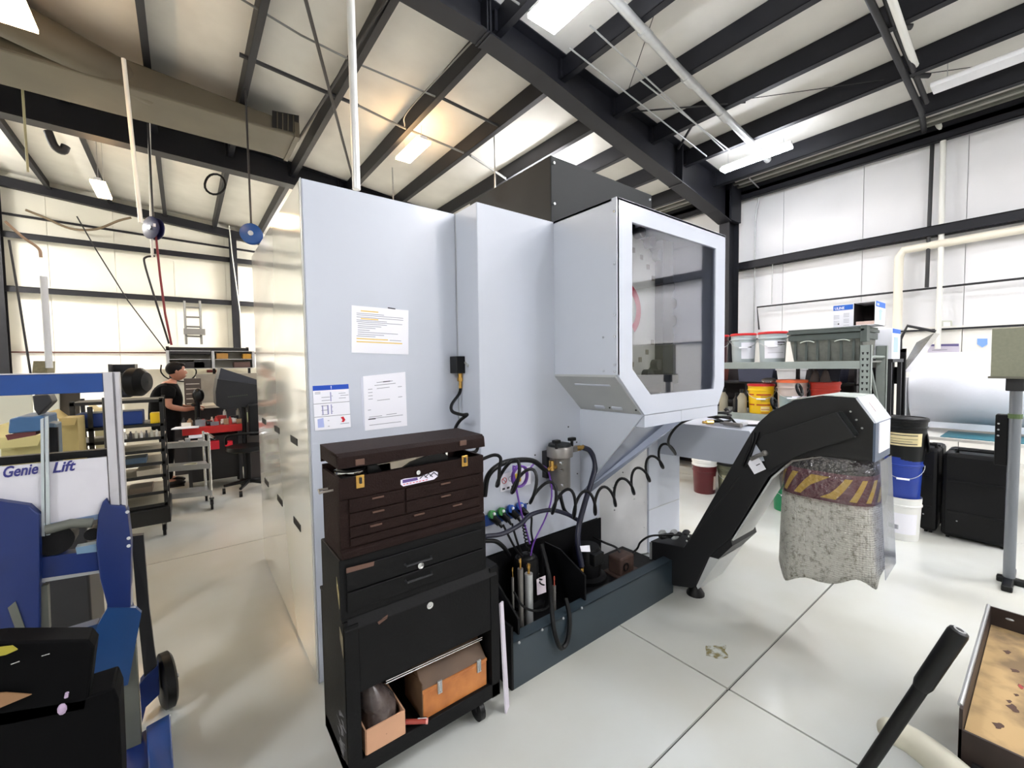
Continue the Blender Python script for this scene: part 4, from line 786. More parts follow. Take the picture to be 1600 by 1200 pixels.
lid = part(tc_, 'lid', brn, lambda m: m.prism([(bx0-0.004, YC-0.006, 1.170), (bx0-0.004, YC-0.002, 1.205), (bx0-0.004, YC+0.012, 1.218), (bx0-0.004, byb, 1.222), (bx0-0.004, byb, 1.160), (bx0-0.004, byb-0.01, 1.160), (bx0-0.004, byb-0.01, 1.212), (bx0-0.004, YC+0.014, 1.208), (bx0-0.004, YC+0.004, 1.200), (bx0-0.004, YC+0.001, 1.170)], (bx1-bx0+0.008, 0, 0))
     .box((bx0-0.004, YC, 1.172), (bx0+0.002, byb, 1.212)).box((bx1-0.002, YC, 1.172), (bx1+0.004, byb, 1.212)))
for xp, yp in ((563, 752), (726, 720)):
    q = PY(xp, yp, YC-0.001)
    lt = part(tc_, 'latch', brass, lambda m: m.box(q+V((-0.015, -0.004, -0.022)), q+V((0.013, 0, 0.022))), bev=0.002)
    MB().box(q+V((-0.004, -0.009, -0.006)), q+V((0.003, -0.004, 0.014))).build('catch', steel, lt)
for xp, yp in ((563, 722), (724, 692)):
    q = PY(xp, yp, YC-0.006); part(tc_, 'lid_catch', rustm, lambda m: m.box(q+V((-0.016, -0.003, -0.010)), q+V((0.014, 0.004, 0.010))), bev=0.002)
q = PY(653, 738, YC-0.001); part(tc_, 'lock', chrome, lambda m: m.cyl(q, q+V((0, -0.005, 0)), 0.008, n=14), smooth=True)
part(tc_, 'side_handle', M('handle_steel', (165, 158, 150), 0.4, 0.5), lambda m: m.tube([(bx0, 1.49, 1.085), (bx0-0.03, 1.49, 1.085), (bx0-0.04, 1.50, 1.08), (bx0-0.03, 1.56, 1.075), (bx0, 1.56, 1.075)], 0.004, 8))
st = part(tc_, 'sticker', M('sticker_white', (228, 222, 236), 0.4), lambda m: m.prism([PY(626, 750, YC-0.0015), PY(632, 748, YC-0.0015), PY(656, 745, YC-0.0015), PY(679, 736, YC-0.0015), PY(684, 738, YC-0.0015), PY(684, 744, YC-0.0015), PY(678, 749, YC-0.0015), PY(630, 760, YC-0.0015), PY(626, 757, YC-0.0015)], (0, -0.0008, 0)))
MB().prism([PY(629, 750, YC-0.0026), PY(652, 746, YC-0.0026), PY(653, 750, YC-0.0026), PY(629, 755, YC-0.0026)], (0, -0.0004, 0)).build('purple_print', M('sticker_purple', (88, 66, 130), 0.5), st)
m = MB()
for k in range(3): m.tube([PY(656+k*8, 748-k*2, YC-0.003), PY(662+k*8, 742-k*2, YC-0.003), PY(668+k*8, 747-k*2, YC-0.003)], 0.0018, 6)
m.build('scroll_print', inkd, st)
m = MB(); [m.prism([PY(630+k*5, 756.5-k, YC-0.0026), PY(633+k*5, 756-k, YC-0.0026), PY(633+k*5, 757-k, YC-0.0026), PY(630+k*5, 757.6-k, YC-0.0026)], (0, -0.0004, 0)) for k in range(8)]
m.build('red_print', redm, st)
# contents under the ajar lid
t = thing('steel_tape_reel', 'round steel reel under the left end of the brown chest lid', 'tool', (0.44, 1.48, 1.10))
part(t, 'reel', blackf, lambda m: m.lathe((0.445, 1.49, 1.10), [(0, 0), (0.05, 0), (0.052, 0.045), (0.046, 0.055), (0, 0.055)], 28), smooth=True)
part(t, 'rim', chrome, lambda m: m.lathe((0.445, 1.49, 1.135), [(0.053, 0), (0.055, 0.004), (0.055, 0.012), (0.05, 0.014)], 28), smooth=True)
part(t, 'strap', blackf, lambda m: m.box((0.49, 1.46, 1.12), (0.58, 1.50, 1.16)), bev=0.006)
t = tag(MB().prism([PY(590, 726, 1.46), PY(672, 710, 1.46), PY(684, 706, 1.46), PY(655, 716, 1.46), PY(628, 730, 1.46), PY(597, 736, 1.46)], (0, 0.10, 0)).build('paper_folder', M('cream_paper', (226, 214, 190), 0.6), None, org=(0.6, 1.5, 1.12)), 'cream folded papers poking out of the brown chest', 'papers')
t = tag(MB().prism([PY(625, 734, 1.45), PY(642, 722, 1.45), PY(668, 712, 1.45), PY(690, 708, 1.45), PY(700, 712, 1.45), PY(700, 724, 1.45)], (0, 0.08, 0)).build('black_case', blackf, None, org=(0.72, 1.5, 1.12)), 'black soft case under the lid at the middle of the brown chest', 'case')
t = tag(MB().cyl((0.80, 1.46, 1.10), (0.80, 1.46, 1.17), 0.008, n=10).sphere((0.80, 1.46, 1.172), 0.011, 10).build('steel_pin', chrome, None, smooth=True, org=(0.80, 1.46, 1.10)), 'upright steel pin near the right end of the brown chest', 'tool')
hose('black hose end looping behind the right end of the brown chest', [PY(722, 694, 1.60), PY(720, 706, 1.60), PY(742, 706, 1.62), PY(748, 694, 1.62)], 0.008)
# on the lower shelf
wc = thing('wooden_chest', 'orange varnished wooden chest with brown worn lid on the lower shelf', 'box', (0.78, 1.5, 0.16))
orn = M('wood_orange', (190, 122, 62), 0.4, var=0.25, scale=14, col2=(158, 92, 44))
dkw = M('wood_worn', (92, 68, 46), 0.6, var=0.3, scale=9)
part(wc, 'case', orn, B((0.665, 1.435, 0.16), (0.955, 1.60, 0.262)), bev=0.003)
part(wc, 'lid', dkw, lambda m: m.prism([(0.665, 1.437, 0.266), (0.665, 1.60, 0.266), (0.665, 1.60, 0.335), (0.665, 1.50, 0.335), (0.665, 1.437, 0.272)], (0.29, 0, 0)), bev=0.004)
part(wc, 'lid_band', orn, B((0.664, 1.434, 0.263), (0.956, 1.45, 0.274)))
for x in (0.735, 0.915): 
    l_ = part(wc, 'latch', galv, B((x-0.009, 1.428, 0.235), (x+0.009, 1.435, 0.285)), bev=0.001)
    MB().tube([(x-0.006, 1.427, 0.28), (x-0.004, 1.424, 0.245), (x+0.004, 1.424, 0.245), (x+0.006, 1.427, 0.28)], 0.0015, 6).build('wire_bail', chrome, l_)
part(wc, 'painted_side_shade', dkw, B((0.662, 1.437, 0.162), (0.666, 1.598, 0.30)))  # thin darker sheet paints the shade on the case's left side
cb_ = thing('cardboard_box', 'open brown cardboard box holding crumpled plastic on the left of the lower shelf', 'box', (0.54, 1.5, 0.16))
cbx = M('cardboard_pink', (196, 150, 118), 0.8, var=0.12, scale=7)
part(cb_, 'box_front', cbx, B((0.448, 1.425, 0.16), (0.588, 1.430, 0.248)))
part(cb_, 'box_side', cbx, B((0.444, 1.428, 0.16), (0.449, 1.60, 0.248)))
part(cb_, 'box_side', cbx, B((0.585, 1.428, 0.16), (0.590, 1.60, 0.248)))
part(cb_, 'box_back', cbx, B((0.448, 1.596, 0.16), (0.588, 1.600, 0.248)))
part(cb_, 'box_bottom', cbx, B((0.448, 1.428, 0.16), (0.588, 1.6, 0.165)))
random.seed(11)
t = thing('plastic_bag', 'crumpled shiny brown-grey plastic bag standing in the cardboard box', 'bag', (0.52, 1.5, 0.17))
def bagfn(m):
    rr = []
    for k in range(9):
        z = 0.17 + k*0.024; s_ = [1, 1.02, 1.03, 1.0, 0.96, 0.9, 0.78, 0.6, 0.35][k]
        rr.append([V((0.518 - 0.012*k*(k > 4)*0.3 + 0.062*s_*math.cos(2*math.pi*i/28)*(1+0.16*(random.random()-0.5)), 1.51 + 0.078*s_*math.sin(2*math.pi*i/28)*(1+0.16*(random.random()-0.5)), z + 0.006*random.random())) for i in range(28)])
    skin(m, rr, 28)
part(t, 'bag', M('bag_brown', (98, 88, 84), 0.22, var=0.4, scale=25, col2=(60, 50, 48)), bagfn, smooth=True)
t = thing('screwdriver', 'small red-tipped screwdriver lying between the box and the wooden chest', 'tool', (0.64, 1.43, 0.17))
part(t, 'handle', M('handle_red', (150, 60, 50), 0.3), lambda m: m.cyl((0.600, 1.45, 0.180), (0.665, 1.415, 0.172), 0.009, n=12), smooth=True)
part(t, 'blade', chrome, lambda m: m.cyl((0.640, 1.43, 0.186), (0.668, 1.412, 0.186), 0.003, n=8), smooth=True)
part(t, 'tip', M('tip_pink', (215, 150, 140), 0.4), lambda m: m.cyl((0.665, 1.415, 0.172), (0.672, 1.411, 0.171), 0.010, n=12), smooth=True)
tag(MB().prism([(1.034, 1.42, 0.0), (1.070, 1.445, 0.0), (1.050, 1.45, 0.478), (1.020, 1.43, 0.485)], (0.004, -0.006, 0)).build('white_board', M('board_white', (214, 208, 218), 0.6, var=0.06), None, org=(1.045, 1.44, 0)), 'thin white board standing on edge between the rolling cabinet and the tank', 'board')

# ------------------------------------------------------------------ rack by the right wall
rk = thing('storage_rack', 'grey punched-steel storage rack loaded with buckets left of the foam roll', 'rack', (4.8, 2.2, 0))
ry0, ry1 = 0.955, 3.3
for (x, y) in ((4.5, ry0), (5.02, ry0), (4.5, ry1), (5.02, ry1)):
    p = part(rk, 'upright', rackm, lambda m: m.box((x, y, 0), (x+0.004, y+0.075, 1.62)).box((x, y, 0), (x+0.05, y+0.004, 1.62)).box((x, y+0.071, 0), (x+0.05, y+0.075, 1.62)), bev=0.0)
    m = MB()
    for k in range(30):
        z = 0.10+k*0.05
        for dy in (0.022, 0.052): m.prism([(x-0.0012, y+dy-0.008, z+0.010), (x-0.0012, y+dy+0.008, z+0.010), (x-0.0012, y+dy+0.004, z-0.010), (x-0.0012, y+dy-0.004, z-0.010)], (0.001, 0, 0))
    if x < 4.6: m.build('punched_slots', dark, p)
part(rk, 'end_brace', rackm, lambda m: m.tube([(4.52, ry0+0.02, 0.3), (5.03, ry0+0.02, 0.9)], 0.012).tube([(4.52, ry0+0.02, 1.5), (5.03, ry0+0.02, 0.9)], 0.012).tube([(4.52, ry0+0.02, 1.52), (5.03, ry0+0.02, 1.52)], 0.012))
for z in (1.487, 0.968):
    s_ = part(rk, 'shelf', M('shelf_board', (120, 122, 116), 0.7), B((4.52, ry0+0.03, z-0.015), (5.03, ry1+0.04, z)))
    MB().box((4.492, ry0+0.07, z-0.065), (4.515, ry1, z)).box((4.485, ry0+0.07, z-0.065), (4.515, ry1, z-0.058)).build('front_beam', rackm, s_, bev=0.003)
    MB().box((5.03, ry0+0.07, z-0.065), (5.05, ry1, z)).build('rear_beam', rackm, s_)
def bucket(x, y, z, r, h, body, lid, label, stickers=(), handle=True, fill=None):
    t = thing('bucket', label, 'bucket', (x, y, z))
    part(t, 'body', body, lambda m: m.lathe((x, y, z), [(0, 0), (r*0.86, 0), (r*0.88, 0.01), (r*0.97, h*0.76), (r*1.03, h*0.77), (r*1.03, h*0.80), (r*0.98, h*0.81), (r, h*0.9), (r, h*0.965)], 32), smooth=True)
    if lid: part(t, 'lid', lid, lambda m: m.lathe((x, y, z), [(r*0.99, h*0.92), (r*1.06, h*0.925), (r*1.06, h*0.985), (r*1.02, h), (r*0.92, h), (r*0.90, h*0.985), (0, h*0.985)], 32), smooth=True)
    d = V((CAM.x-x, CAM.y-y, 0)).normalized(); sd = V((-d.y, d.x, 0))
    if handle:
        part(t, 'bail', galv, lambda m: m.tube([V((x, y, z+h*0.78)) + (sd*math.cos(a)+d*math.sin(a)*0.98)*r*1.07 + V((0, 0, -math.sin(a)*h*0.28)) for a in [math.pi*i/16 for i in range(17)]], 0.0028, 6), smooth=True)
        part(t, 'grip', paper, lambda m: m.cyl(V((x, y, z+h*0.50)) + d*r*1.05 - sd*0.04, V((x, y, z+h*0.50)) + d*r*1.05 + sd*0.04, 0.008, n=10), smooth=True)
    for (a0, a1, z0, z1, sm, *nm) in stickers:
        m = MB(); base = math.atan2(d.y, d.x); n_ = 8
        for i in range(n_):
            t0 = base+math.radians(a0+(a1-a0)*i/n_); t1 = base+math.radians(a0+(a1-a0)*(i+1)/n_)
            def rr_(zz): return r*(0.885+0.11*zz) + 0.0025 + (0.0008 if nm else 0)
            m.poly([(x+math.cos(t0)*rr_(z0), y+math.sin(t0)*rr_(z0), z+z0*h), (x+math.cos(t1)*rr_(z0), y+math.sin(t1)*rr_(z0), z+z0*h), (x+math.cos(t1)*rr_(z1), y+math.sin(t1)*rr_(z1), z+z1*h), (x+math.cos(t0)*rr_(z1), y+math.sin(t0)*rr_(z1), z+z1*h)])
        m.build(nm[0] if nm else 'sticker', sm, t, smooth=True)
    return t
redl = M('lid_red', (196, 30, 34), 0.35); gryb = M('bucket_grey', (178, 188, 190), 0.4); drk = M('bucket_maroon', (88, 20, 26), 0.35)
yel = M('bucket_yellow', (240, 196, 20), 0.35); orl = M('lid_orange', (225, 105, 60), 0.4); clr = M('bucket_clear', (190, 175, 168), 0.35, var=0.1)
rdo = M('bucket_redorange', (176, 44, 26), 0.4); whb = M('bucket_white', (232, 232, 228), 0.4); blb = M('bucket_blue', (28, 58, 150), 0.35)
grn = M('bucket_green', (14, 128, 80), 0.35); olv = M('bucket_olive', (84, 86, 66), 0.5); stk = paper; crm = M('sticker_cream', (222, 206, 158), 0.6)
ZS, ZL = 1.487, 0.968
bucket(4.68, 2.045, ZS, 0.118, 0.30, gryb, redl, 'grey bucket with red lid at the left of the rack top, beside the window housing', [(-10, 62, .12, .68, stk), (0, 40, .5, .53, inkd, 'label_print')])
bucket(4.68, 1.765, ZS, 0.124, 0.30, gryb, redl, 'grey bucket with red lid standing next to the grey tote on the rack top', [(-35, 62, .12, .70, stk), (20, 58, .62, .66, inkd, 'label_print'), (20, 56, .56, .585, inkd, 'label_print'), (-20, 50, .3, .31, ink, 'label_print')])
bucket(4.68, 2.33, ZS, 0.12, 0.30, drk, redl, 'dark red bucket with red lid peeking out at the far left of the rack top')
bucket(4.66, 1.86, ZL, 0.118, 0.30, yel, redl, 'bright yellow bucket with red lid on the lower rack shelf', [(-20, 50, .62, .66, rdo), (-65, -32, .62, .66, rdo), (-20, 50, .28, .32, rdo), (-65, -30, .28, .32, rdo), (0, 46, .40, .60, M('label_ochre', (196, 158, 30), 0.6)), (0, 44, .1, .24, M('label_pale', (240, 215, 150), 0.6)), (2, 42, .14, .16, rdo, 'label_print'), (2, 42, .03, .05, rdo, 'label_print')])
bucket(4.66, 1.58, ZL, 0.125, 0.345, clr, orl, 'translucent bucket with orange lid behind the conveyor eye bolt', [(0, 75, -0.0, .56, stk), (15, 45, .48, .52, inkd, 'label_print'), (-60, 0, .0, .55, M('liquid_grey', (140, 156, 156), 0.4))], handle=True)
bucket(4.72, 1.33, ZL, 0.115, 0.33, rdo, rdo, 'red-orange bucket on the lower shelf behind the conveyor head', [(-25, 25, .15, .5, stk)], handle=False)
bucket(4.84, 2.55, 0, 0.125, 0.36, drk, drk, 'maroon bucket with white wraparound label partly hidden by the machine', [(-70, 70, .22, .66, stk), (-70, 70, .14, .17, M('band_cream', (205, 185, 150), 0.6)), (-70, 70, .06, .12, dark)])
bmw = bucket(4.70, 2.47, 0, 0.128, 0.33, drk, None, 'maroon bucket with a tall white lid on the floor under the rack', [(50, 78, .15, .62, M('band_pale', (220, 205, 190), 0.6))], handle=False)
part(bmw, 'ribbed_lid', whb, lambda m: m.lathe((4.70, 2.47, 0.315), [(0.13, 0), (0.136, 0.004), (0.136, 0.02), (0.13, 0.025), (0.13, 0.04), (0.136, 0.044), (0.136, 0.07), (0.125, 0.08), (0, 0.08)], 32), smooth=True)
bucket(4.82, 2.24, 0, 0.125, 0.37, olv, blackf, 'olive bucket with black rim partly behind the conveyor', [(-40, 70, .2, .64, M('label_olive', (150, 148, 120), 0.6)), (0, 60, .58, .60, stk), (0, 60, .34, .36, stk), (0, 60, .5, .52, dark)])
bucket(4.74, 1.65, 0, 0.112, 0.34, grn, grn, 'green bucket on the floor between the conveyor and the bubble wrap')
st_ = [(4.72, 0.775)]
bucket(4.73, 0.775, 0, 0.122, 0.37, whb, None, 'white bucket at the bottom of the three-bucket stack', [(-50, 50, .16, .62, stk), (-45, -10, .25, .35, ink)], handle=False)
bucket(4.73, 0.775, 0.335, 0.122, 0.37, blb, None, 'blue bucket in the middle of the three-bucket stack')
bucket(4.73, 0.77, 0.665, 0.138, 0.35, blackf, blackf, 'black bucket with a cream label on top of the stack', [(-50, 50, .36, .66, crm), (-40, 35, .60, .62, inkd, 'label_print'), (-40, 35, .52, .53, inkd, 'label_print'), (-40, 20, .46, .47, inkd, 'label_print'), (-40, 35, .40, .42, inkd, 'label_print')], handle=False)
t = tag(MB().lathe((4.79, 0.66, 0.82), [(0, 0), (0.09, 0.005), (0.10, 0.012), (0.09, 0.02), (0, 0.022)], 24, (0.25, -0.95, 0.1)).build('round_cover', blackf, None, smooth=True, org=(4.79, 0.65, 0.72)), 'round black cover leaning against the black bucket', 'lid')
# tote and boxes
tt = thing('lidded_tote', 'grey-green plastic tote with ribs on the rack top under the white boxes', 'tote', (4.76, 1.29, ZS))
tg_ = M('tote_grey', (76, 84, 80), 0.5, var=0.15, scale=6); tb_ = M('tote_body', (104, 106, 98), 0.6, var=0.25, scale=30)
part(tt, 'body', tb_, lambda m: m.prism([(4.55, 1.04, ZS), (4.55, 1.53, ZS), (4.53, 1.56, ZS+0.2), (4.53, 1.02, ZS+0.2)], (0.42, 0, 0)))
part(tt, 'upper_band', tg_, lambda m: m.box((4.515, 1.01, ZS+0.19), (4.98, 1.57, ZS+0.245)).box((4.505, 1.0, ZS+0.25), (4.99, 1.58, ZS+0.275)).box((4.515, 1.01, ZS+0.275), (4.98, 1.57, ZS+0.295)), bev=0.004)
for k in range(6):
    y = 1.07+k*0.087; part(tt, 'rib', tg_, B((4.528, y, ZS+0.01), (4.545, y+0.018, ZS+0.2)))
for y in (1.10, 1.36): part(tt, 'pale_edge', M('tote_pale', (190, 196, 186), 0.5), lambda m: m.tube(smooth_path([(4.512, y, ZS+0.172), (4.512, y+0.03, ZS+0.185), (4.512, y+0.07, ZS+0.185), (4.512, y+0.11, ZS+0.172)], 4), 0.005, 6))
part(tt, 'lid_wing', tg_, B((4.505, 0.985, ZS+0.16), (4.6, 1.03, ZS+0.30)), bev=0.004)
bxw = M('box_white', (238, 239, 246), 0.6); bxb = M('box_blue', (36, 100, 200), 0.5); bxl = M('box_lightblue', (165, 190, 235), 0.6)
def ubox(x0, x1, y0, y1, z0, z1, label, front=False, openf=False):
    t = thing('white_box', label, 'box', ((x0+x1)/2, (y0+y1)/2, z0))
    if not openf: part(t, 'carton', bxw, B((x0, y0, z0), (x1, y1, z1)), bev=0.002)
    else:
        part(t, 'carton', bxw, lambda m: m.box((x0, y0, z0), (x1, y0+0.005, z1)).box((x0, y1-0.005, z0), (x1, y1, z1)).box((x0, y0, z0), (x1, y1, z0+0.005)).box((x0, y0, z1-0.004), (x1, y1, z1)).box((x1-0.005, y0, z0), (x1, y1, z1)))
        part(t, 'inner_lining', M('lining_black', (30, 20, 20), 0.8), lambda m: m.box((x0+0.05, y0+0.006, z0+0.035), (x1-0.01, y0+0.009, z1-0.006)).box((x0+0.003, y1-0.008, z0+0.006), (x1-0.01, y1-0.005, z1-0.006)).box((x1-0.009, y0+0.006, z0), (x1-0.006, y1-0.006, z1-0.006)))
        part(t, 'foam_pad', M('foam_pad', (215, 190, 180), 0.8), B((x0+0.01, y0+0.01, z0+0.006), (x1-0.02, y1-0.02, z0+0.035)))
    return t
t = ubox(4.60, 4.85, 1.10, 1.245, ZS+0.30, 1.978, 'white box with blue header lying left of the open black-lined box')
part(t, 'blue_header', bxb, B((4.598, 1.10, 1.935), (4.600, 1.245, 1.978)))
text(t, 'ULINE', (4.597, 1.235, 1.943), 0.030, bxw, (0, -1, 0), (0, 0, 1), bold=0.0008, sx=0.86)
m = MB()
for k in range(9):
    for (a, b) in ((1.24, 1.20), (1.17, 1.13)):
        if (k+int(a*100)) % 4: m.box((4.598, b, 1.90-k*0.0125), (4.5985, a, 1.9025-k*0.0125))
m.build('small_print', ink, t); part(t, 'dot', dark, lambda m: m.cyl((4.598, 1.205, 1.815), (4.597, 1.205, 1.815), 0.006, n=12))
t = ubox(4.56, 4.88, 0.945, 1.095, ZS+0.30, 1.985, 'open white box showing a black inside on top of the rack', openf=True)
part(t, 'blue_header', bxb, B((4.57, 0.943, 1.94), (4.87, 0.9449, 1.985)))
text(t, 'ULINE', (4.59, 0.9428, 1.950), 0.028, bxw, (1, 0, 0), (0, 0, 1))
part(t, 'pale_arrow', bxl, lambda m: m.prism([(4.68, 0.9448, 1.83), (4.68, 0.9448, 1.90), (4.64, 0.9448, 1.90), (4.72, 0.9448, 1.93), (4.80, 0.9448, 1.91), (4.76, 0.9448, 1.905), (4.76, 0.9448, 1.835)], (0, -0.001, 0)))
t = ubox(5.08, 5.40, 0.93, 1.10, 1.50, 1.78, 'white box with blue header standing behind the end of the rack')
part(t, 'blue_header', bxb, B((5.09, 0.928, 1.735), (5.39, 0.9299, 1.775)))
part(t, 'pale_drawing', bxl, B((5.14, 0.928, 1.56), (5.30, 0.9299, 1.70)))
stn = thing('side_shelf', 'low dark shelf unit behind the rack end carrying a white box', 'shelf', (5.3, 1.1, 0))
part(stn, 'top', steel, B((5.07, 0.92, 1.47), (5.5, 1.7, 1.50)))
for x, y in ((5.08, 0.93), (5.47, 0.93), (5.08, 1.66), (5.47, 1.66)): part(stn, 'leg', steel, B((x, y, 0), (x+0.03, y+0.03, 1.47)))
# lower shelf oddments
for k, (y, r, h, lb) in enumerate(((2.20, 0.042, 0.24, 'leftmost tan spray bottle on the lower shelf beside the window housing'), (2.06, 0.04, 0.20, 'dark bottle between two tan bottles on the lower shelf'), (1.99+0.02, 0.045, 0.24, 'tan bottle with black cap next to the yellow bucket'))):
    t = thing('bottle', lb, 'bottle', (4.58, y, ZL)); bm_ = (M('bottle_tan', (160, 152, 130), 0.5, var=0.2), blackf)[k == 1]
    part(t, 'body', bm_, lambda m: m.lathe((4.58, y, ZL), [(0, 0), (r, 0), (r, h*0.65), (r*0.5, h*0.8), (r*0.4, h*0.85)], 18), smooth=True)
    part(t, 'cap', blackf, lambda m: m.cyl((4.58, y, ZL+h*0.85), (4.58, y, ZL+h), r*0.5, n=12), smooth=True)
t = thing('plastic_bag', 'clear grey plastic bag of parts on the lower shelf right of the red-orange bucket', 'bag', (4.75, 1.14, ZL))
part(t, 'bag', M('bag_clear', (150, 150, 148), 0.25, var=0.3, scale=20), lambda m: m.sphere((4.75, 1.14, ZL+0.11), 0.13, 16, (0.9, 1.0, 0.85)).sphere((4.68, 1.10, ZL+0.2), 0.07, 10, (1, 1.3, 0.6)), smooth=True)
# dark boxes and parts on a row behind the lower shelf
bkrow = [(5.10, 2.55, 0.55, 0.38, (60, 40, 34), 'brown crate'), (5.12, 2.0, 0.4, 0.42, (52, 56, 74), 'dark slate bin'), (5.12, 1.55, 0.36, 0.30, (30, 22, 24), 'black case')]
sb = thing('storage_shelf', 'dark shelving full of bins seen through the gap of the rack', 'shelf', (5.6, 2.0, 0))
part(sb, 'back', M('shelf_dark', (38, 32, 34), 0.7), B((5.98, 1.3, 0.0), (6.0, 3.6, 1.42)))
for z in (0.5, 0.98, 1.22): part(sb, 'board', steel, B((5.6, 1.3, z), (6.0, 3.6, z+0.02)))
for y in (1.3, 2.4, 3.58): part(sb, 'end_panel', steel, B((5.6, y, 0), (6.0, y+0.02, 1.42)))
for k, (y, w_, h, c, lb) in enumerate(((2.9, 0.3, 0.19, (110, 60, 50), 'rust-brown bin on the dark shelving left of the slate bin'), (2.3, 0.42, 0.22, (64, 68, 88), 'slate-blue bin on the dark shelving above the yellow bucket'), (1.95, 0.22, 0.16, (225, 225, 225), 'white carton on the dark shelving above the orange lid'), (1.55, 0.24, 0.18, (28, 30, 44), 'navy bin on the dark shelving behind the red-orange bucket'))):
    t = thing('storage_bin', lb, 'bin', (5.7, y, 1.24)); mm = M('bin%d' % k, c, 0.5, var=0.1)
    part(t, 'body', mm, lambda m: m.prism([(5.58, y-w_/2+0.02, 1.2401), (5.58, y+w_/2-0.02, 1.2401), (5.58, y+w_/2, 1.24+h), (5.58, y-w_/2, 1.24+h)], (0.3, 0, 0)), bev=0.004)
    part(t, 'rim', mm, B((5.57, y-w_/2-0.008, 1.24+h-0.015), (5.89, y+w_/2+0.008, 1.24+h)))
t = thing('goggles', 'pair of brown and grey objects hanging from the rack top shelf', 'tool', (4.62, 1.33, 1.30))
for k, y in enumerate((1.38, 1.30)): part(t, 'pouch', M('pouch_brown', (66, 54, 50), 0.8), lambda m: m.cyl((4.62, y, 1.30), (4.62, y, 1.40), 0.045, 0.02, n=12).cyl((4.62, y, 1.40), (4.62, y, 1.425), 0.008, n=6), smooth=True)
t = thing('dust_cap', 'silver-grey bowl lying above the yellow bucket', 'bowl', (4.72, 1.80, 1.275)); part(t, 'shell', fm, lambda m: m.sphere((4.70, 1.80, 1.30), 0.05, 14, (1.1, 1.4, 0.6)), smooth=True)
part(t, 'rim', chrome, lambda m: m.lathe((4.70, 1.80, 1.285), [(0.05, 0), (0.065, 0.0), (0.065, 0.006), (0.05, 0.006)], 20), smooth=True)

# ------------------------------------------------------------------ right background
fr = thing('roll_stand', 'black steel roll stand left of the big foam roll', 'stand', (5.65, 0.98, 0))
for y in (0.925, 1.01): part(fr, 'post', blackp, B((5.60, y, 0), (5.65, y+0.045, 1.60)))
part(fr, 'post', blackp, B((5.60, 1.13, 0), (5.65, 1.175, 1.60)))
part(fr, 'cross_bar', blackp, B((5.60, 0.925, 1.565), (5.65, 1.175, 1.60)))
part(fr, 'cross_bar', blackp, B((5.60, 0.925, 0.9), (5.65, 1.175, 0.94)))
part(fr, 'plate', blackp, B((5.64, 0.93, 1.25), (5.655, 1.17, 1.42)))
part(fr, 'bent_arm', steel, lambda m: m.tube([PX(1407, 546, 5.6), PX(1407, 530, 5.6), PX(1418, 509, 5.6), PX(1462, 518, 5.6)], 0.014, 10))
part(fr, 'base', blackp, B((5.5, 0.90, 0), (6.4, 0.99, 0.05)))
t = tag(MB().prism([PX(1460, 520, 5.62), PX(1434, 555, 5.62), PX(1412, 582, 5.62), PX(1412, 570, 5.62), PX(1432, 535, 5.62)], (0.3, 0, 0)).build('hanging_film', glassy('film_hanging', (190, 190, 188), 0.15, 0.2), None, org=PX(1435, 545, 5.62)), 'translucent film hanging from the bent arm beside the foam roll', 'film')
fo = thing('foam_roll', 'huge white foam roll lying over the table at the right', 'roll', (6.3, 0.6, 0.8))
foam = M('foam_white', (236, 238, 246), 0.55, bump=0.1, bscale=40)
part(fo, 'roll', foam, lambda m: m.lathe((6.34, 0.16, 1.19), [(0.05, 0), (0.36, 0), (0.37, 0.01), (0.37, 0.79), (0.36, 0.80), (0.05, 0.80), (0.05, 0)], 48, (0, 1, 0)), smooth=True)
part(fo, 'core', cardb, lambda m: m.cyl((6.34, 0.0, 1.19), (6.34, 1.03, 1.19), 0.05, n=20), smooth=True)
part(fo, 'loose_end', foam, lambda m: m.prism([(5.99, 0.17, 0.80), (5.985, 0.17, 0.86), (5.995, 0.17, 0.86), (6.0, 0.17, 0.80)], (0, 0.78, 0)))
tbl = thing('packing_table', 'white-topped packing table under the foam roll', 'table', (6.3, 0.4, 0))
part(tbl, 'table_top', M('table_white', (222, 220, 214), 0.5), B((5.70, -0.6, 0.715), (7.0, 1.15, 0.745)), bev=0.004)
for x, y in ((5.74, 1.09), (6.9, 1.09), (5.74, -0.55), (6.9, -0.55)): part(tbl, 'leg', steel, B((x, y, 0), (x+0.05, y+0.05, 0.715)))
part(tbl, 'side_cradle', houm, B((6.1, 0.12, 0.746), (6.6, 0.16, 1.35)))
part(tbl, 'side_cradle', houm, B((6.1, 0.99, 0.746), (6.6, 1.03, 1.30)))
tag(MB().box((5.72, 0.14, 0.746), (6.22, 0.68, 0.752)).build('cutting_mat', M('mat_teal', (34, 108, 124), 0.5, var=0.15, scale=20), None, org=(5.9, 0.4, 0.746)), 'teal cutting mat on the packing table', 'mat')
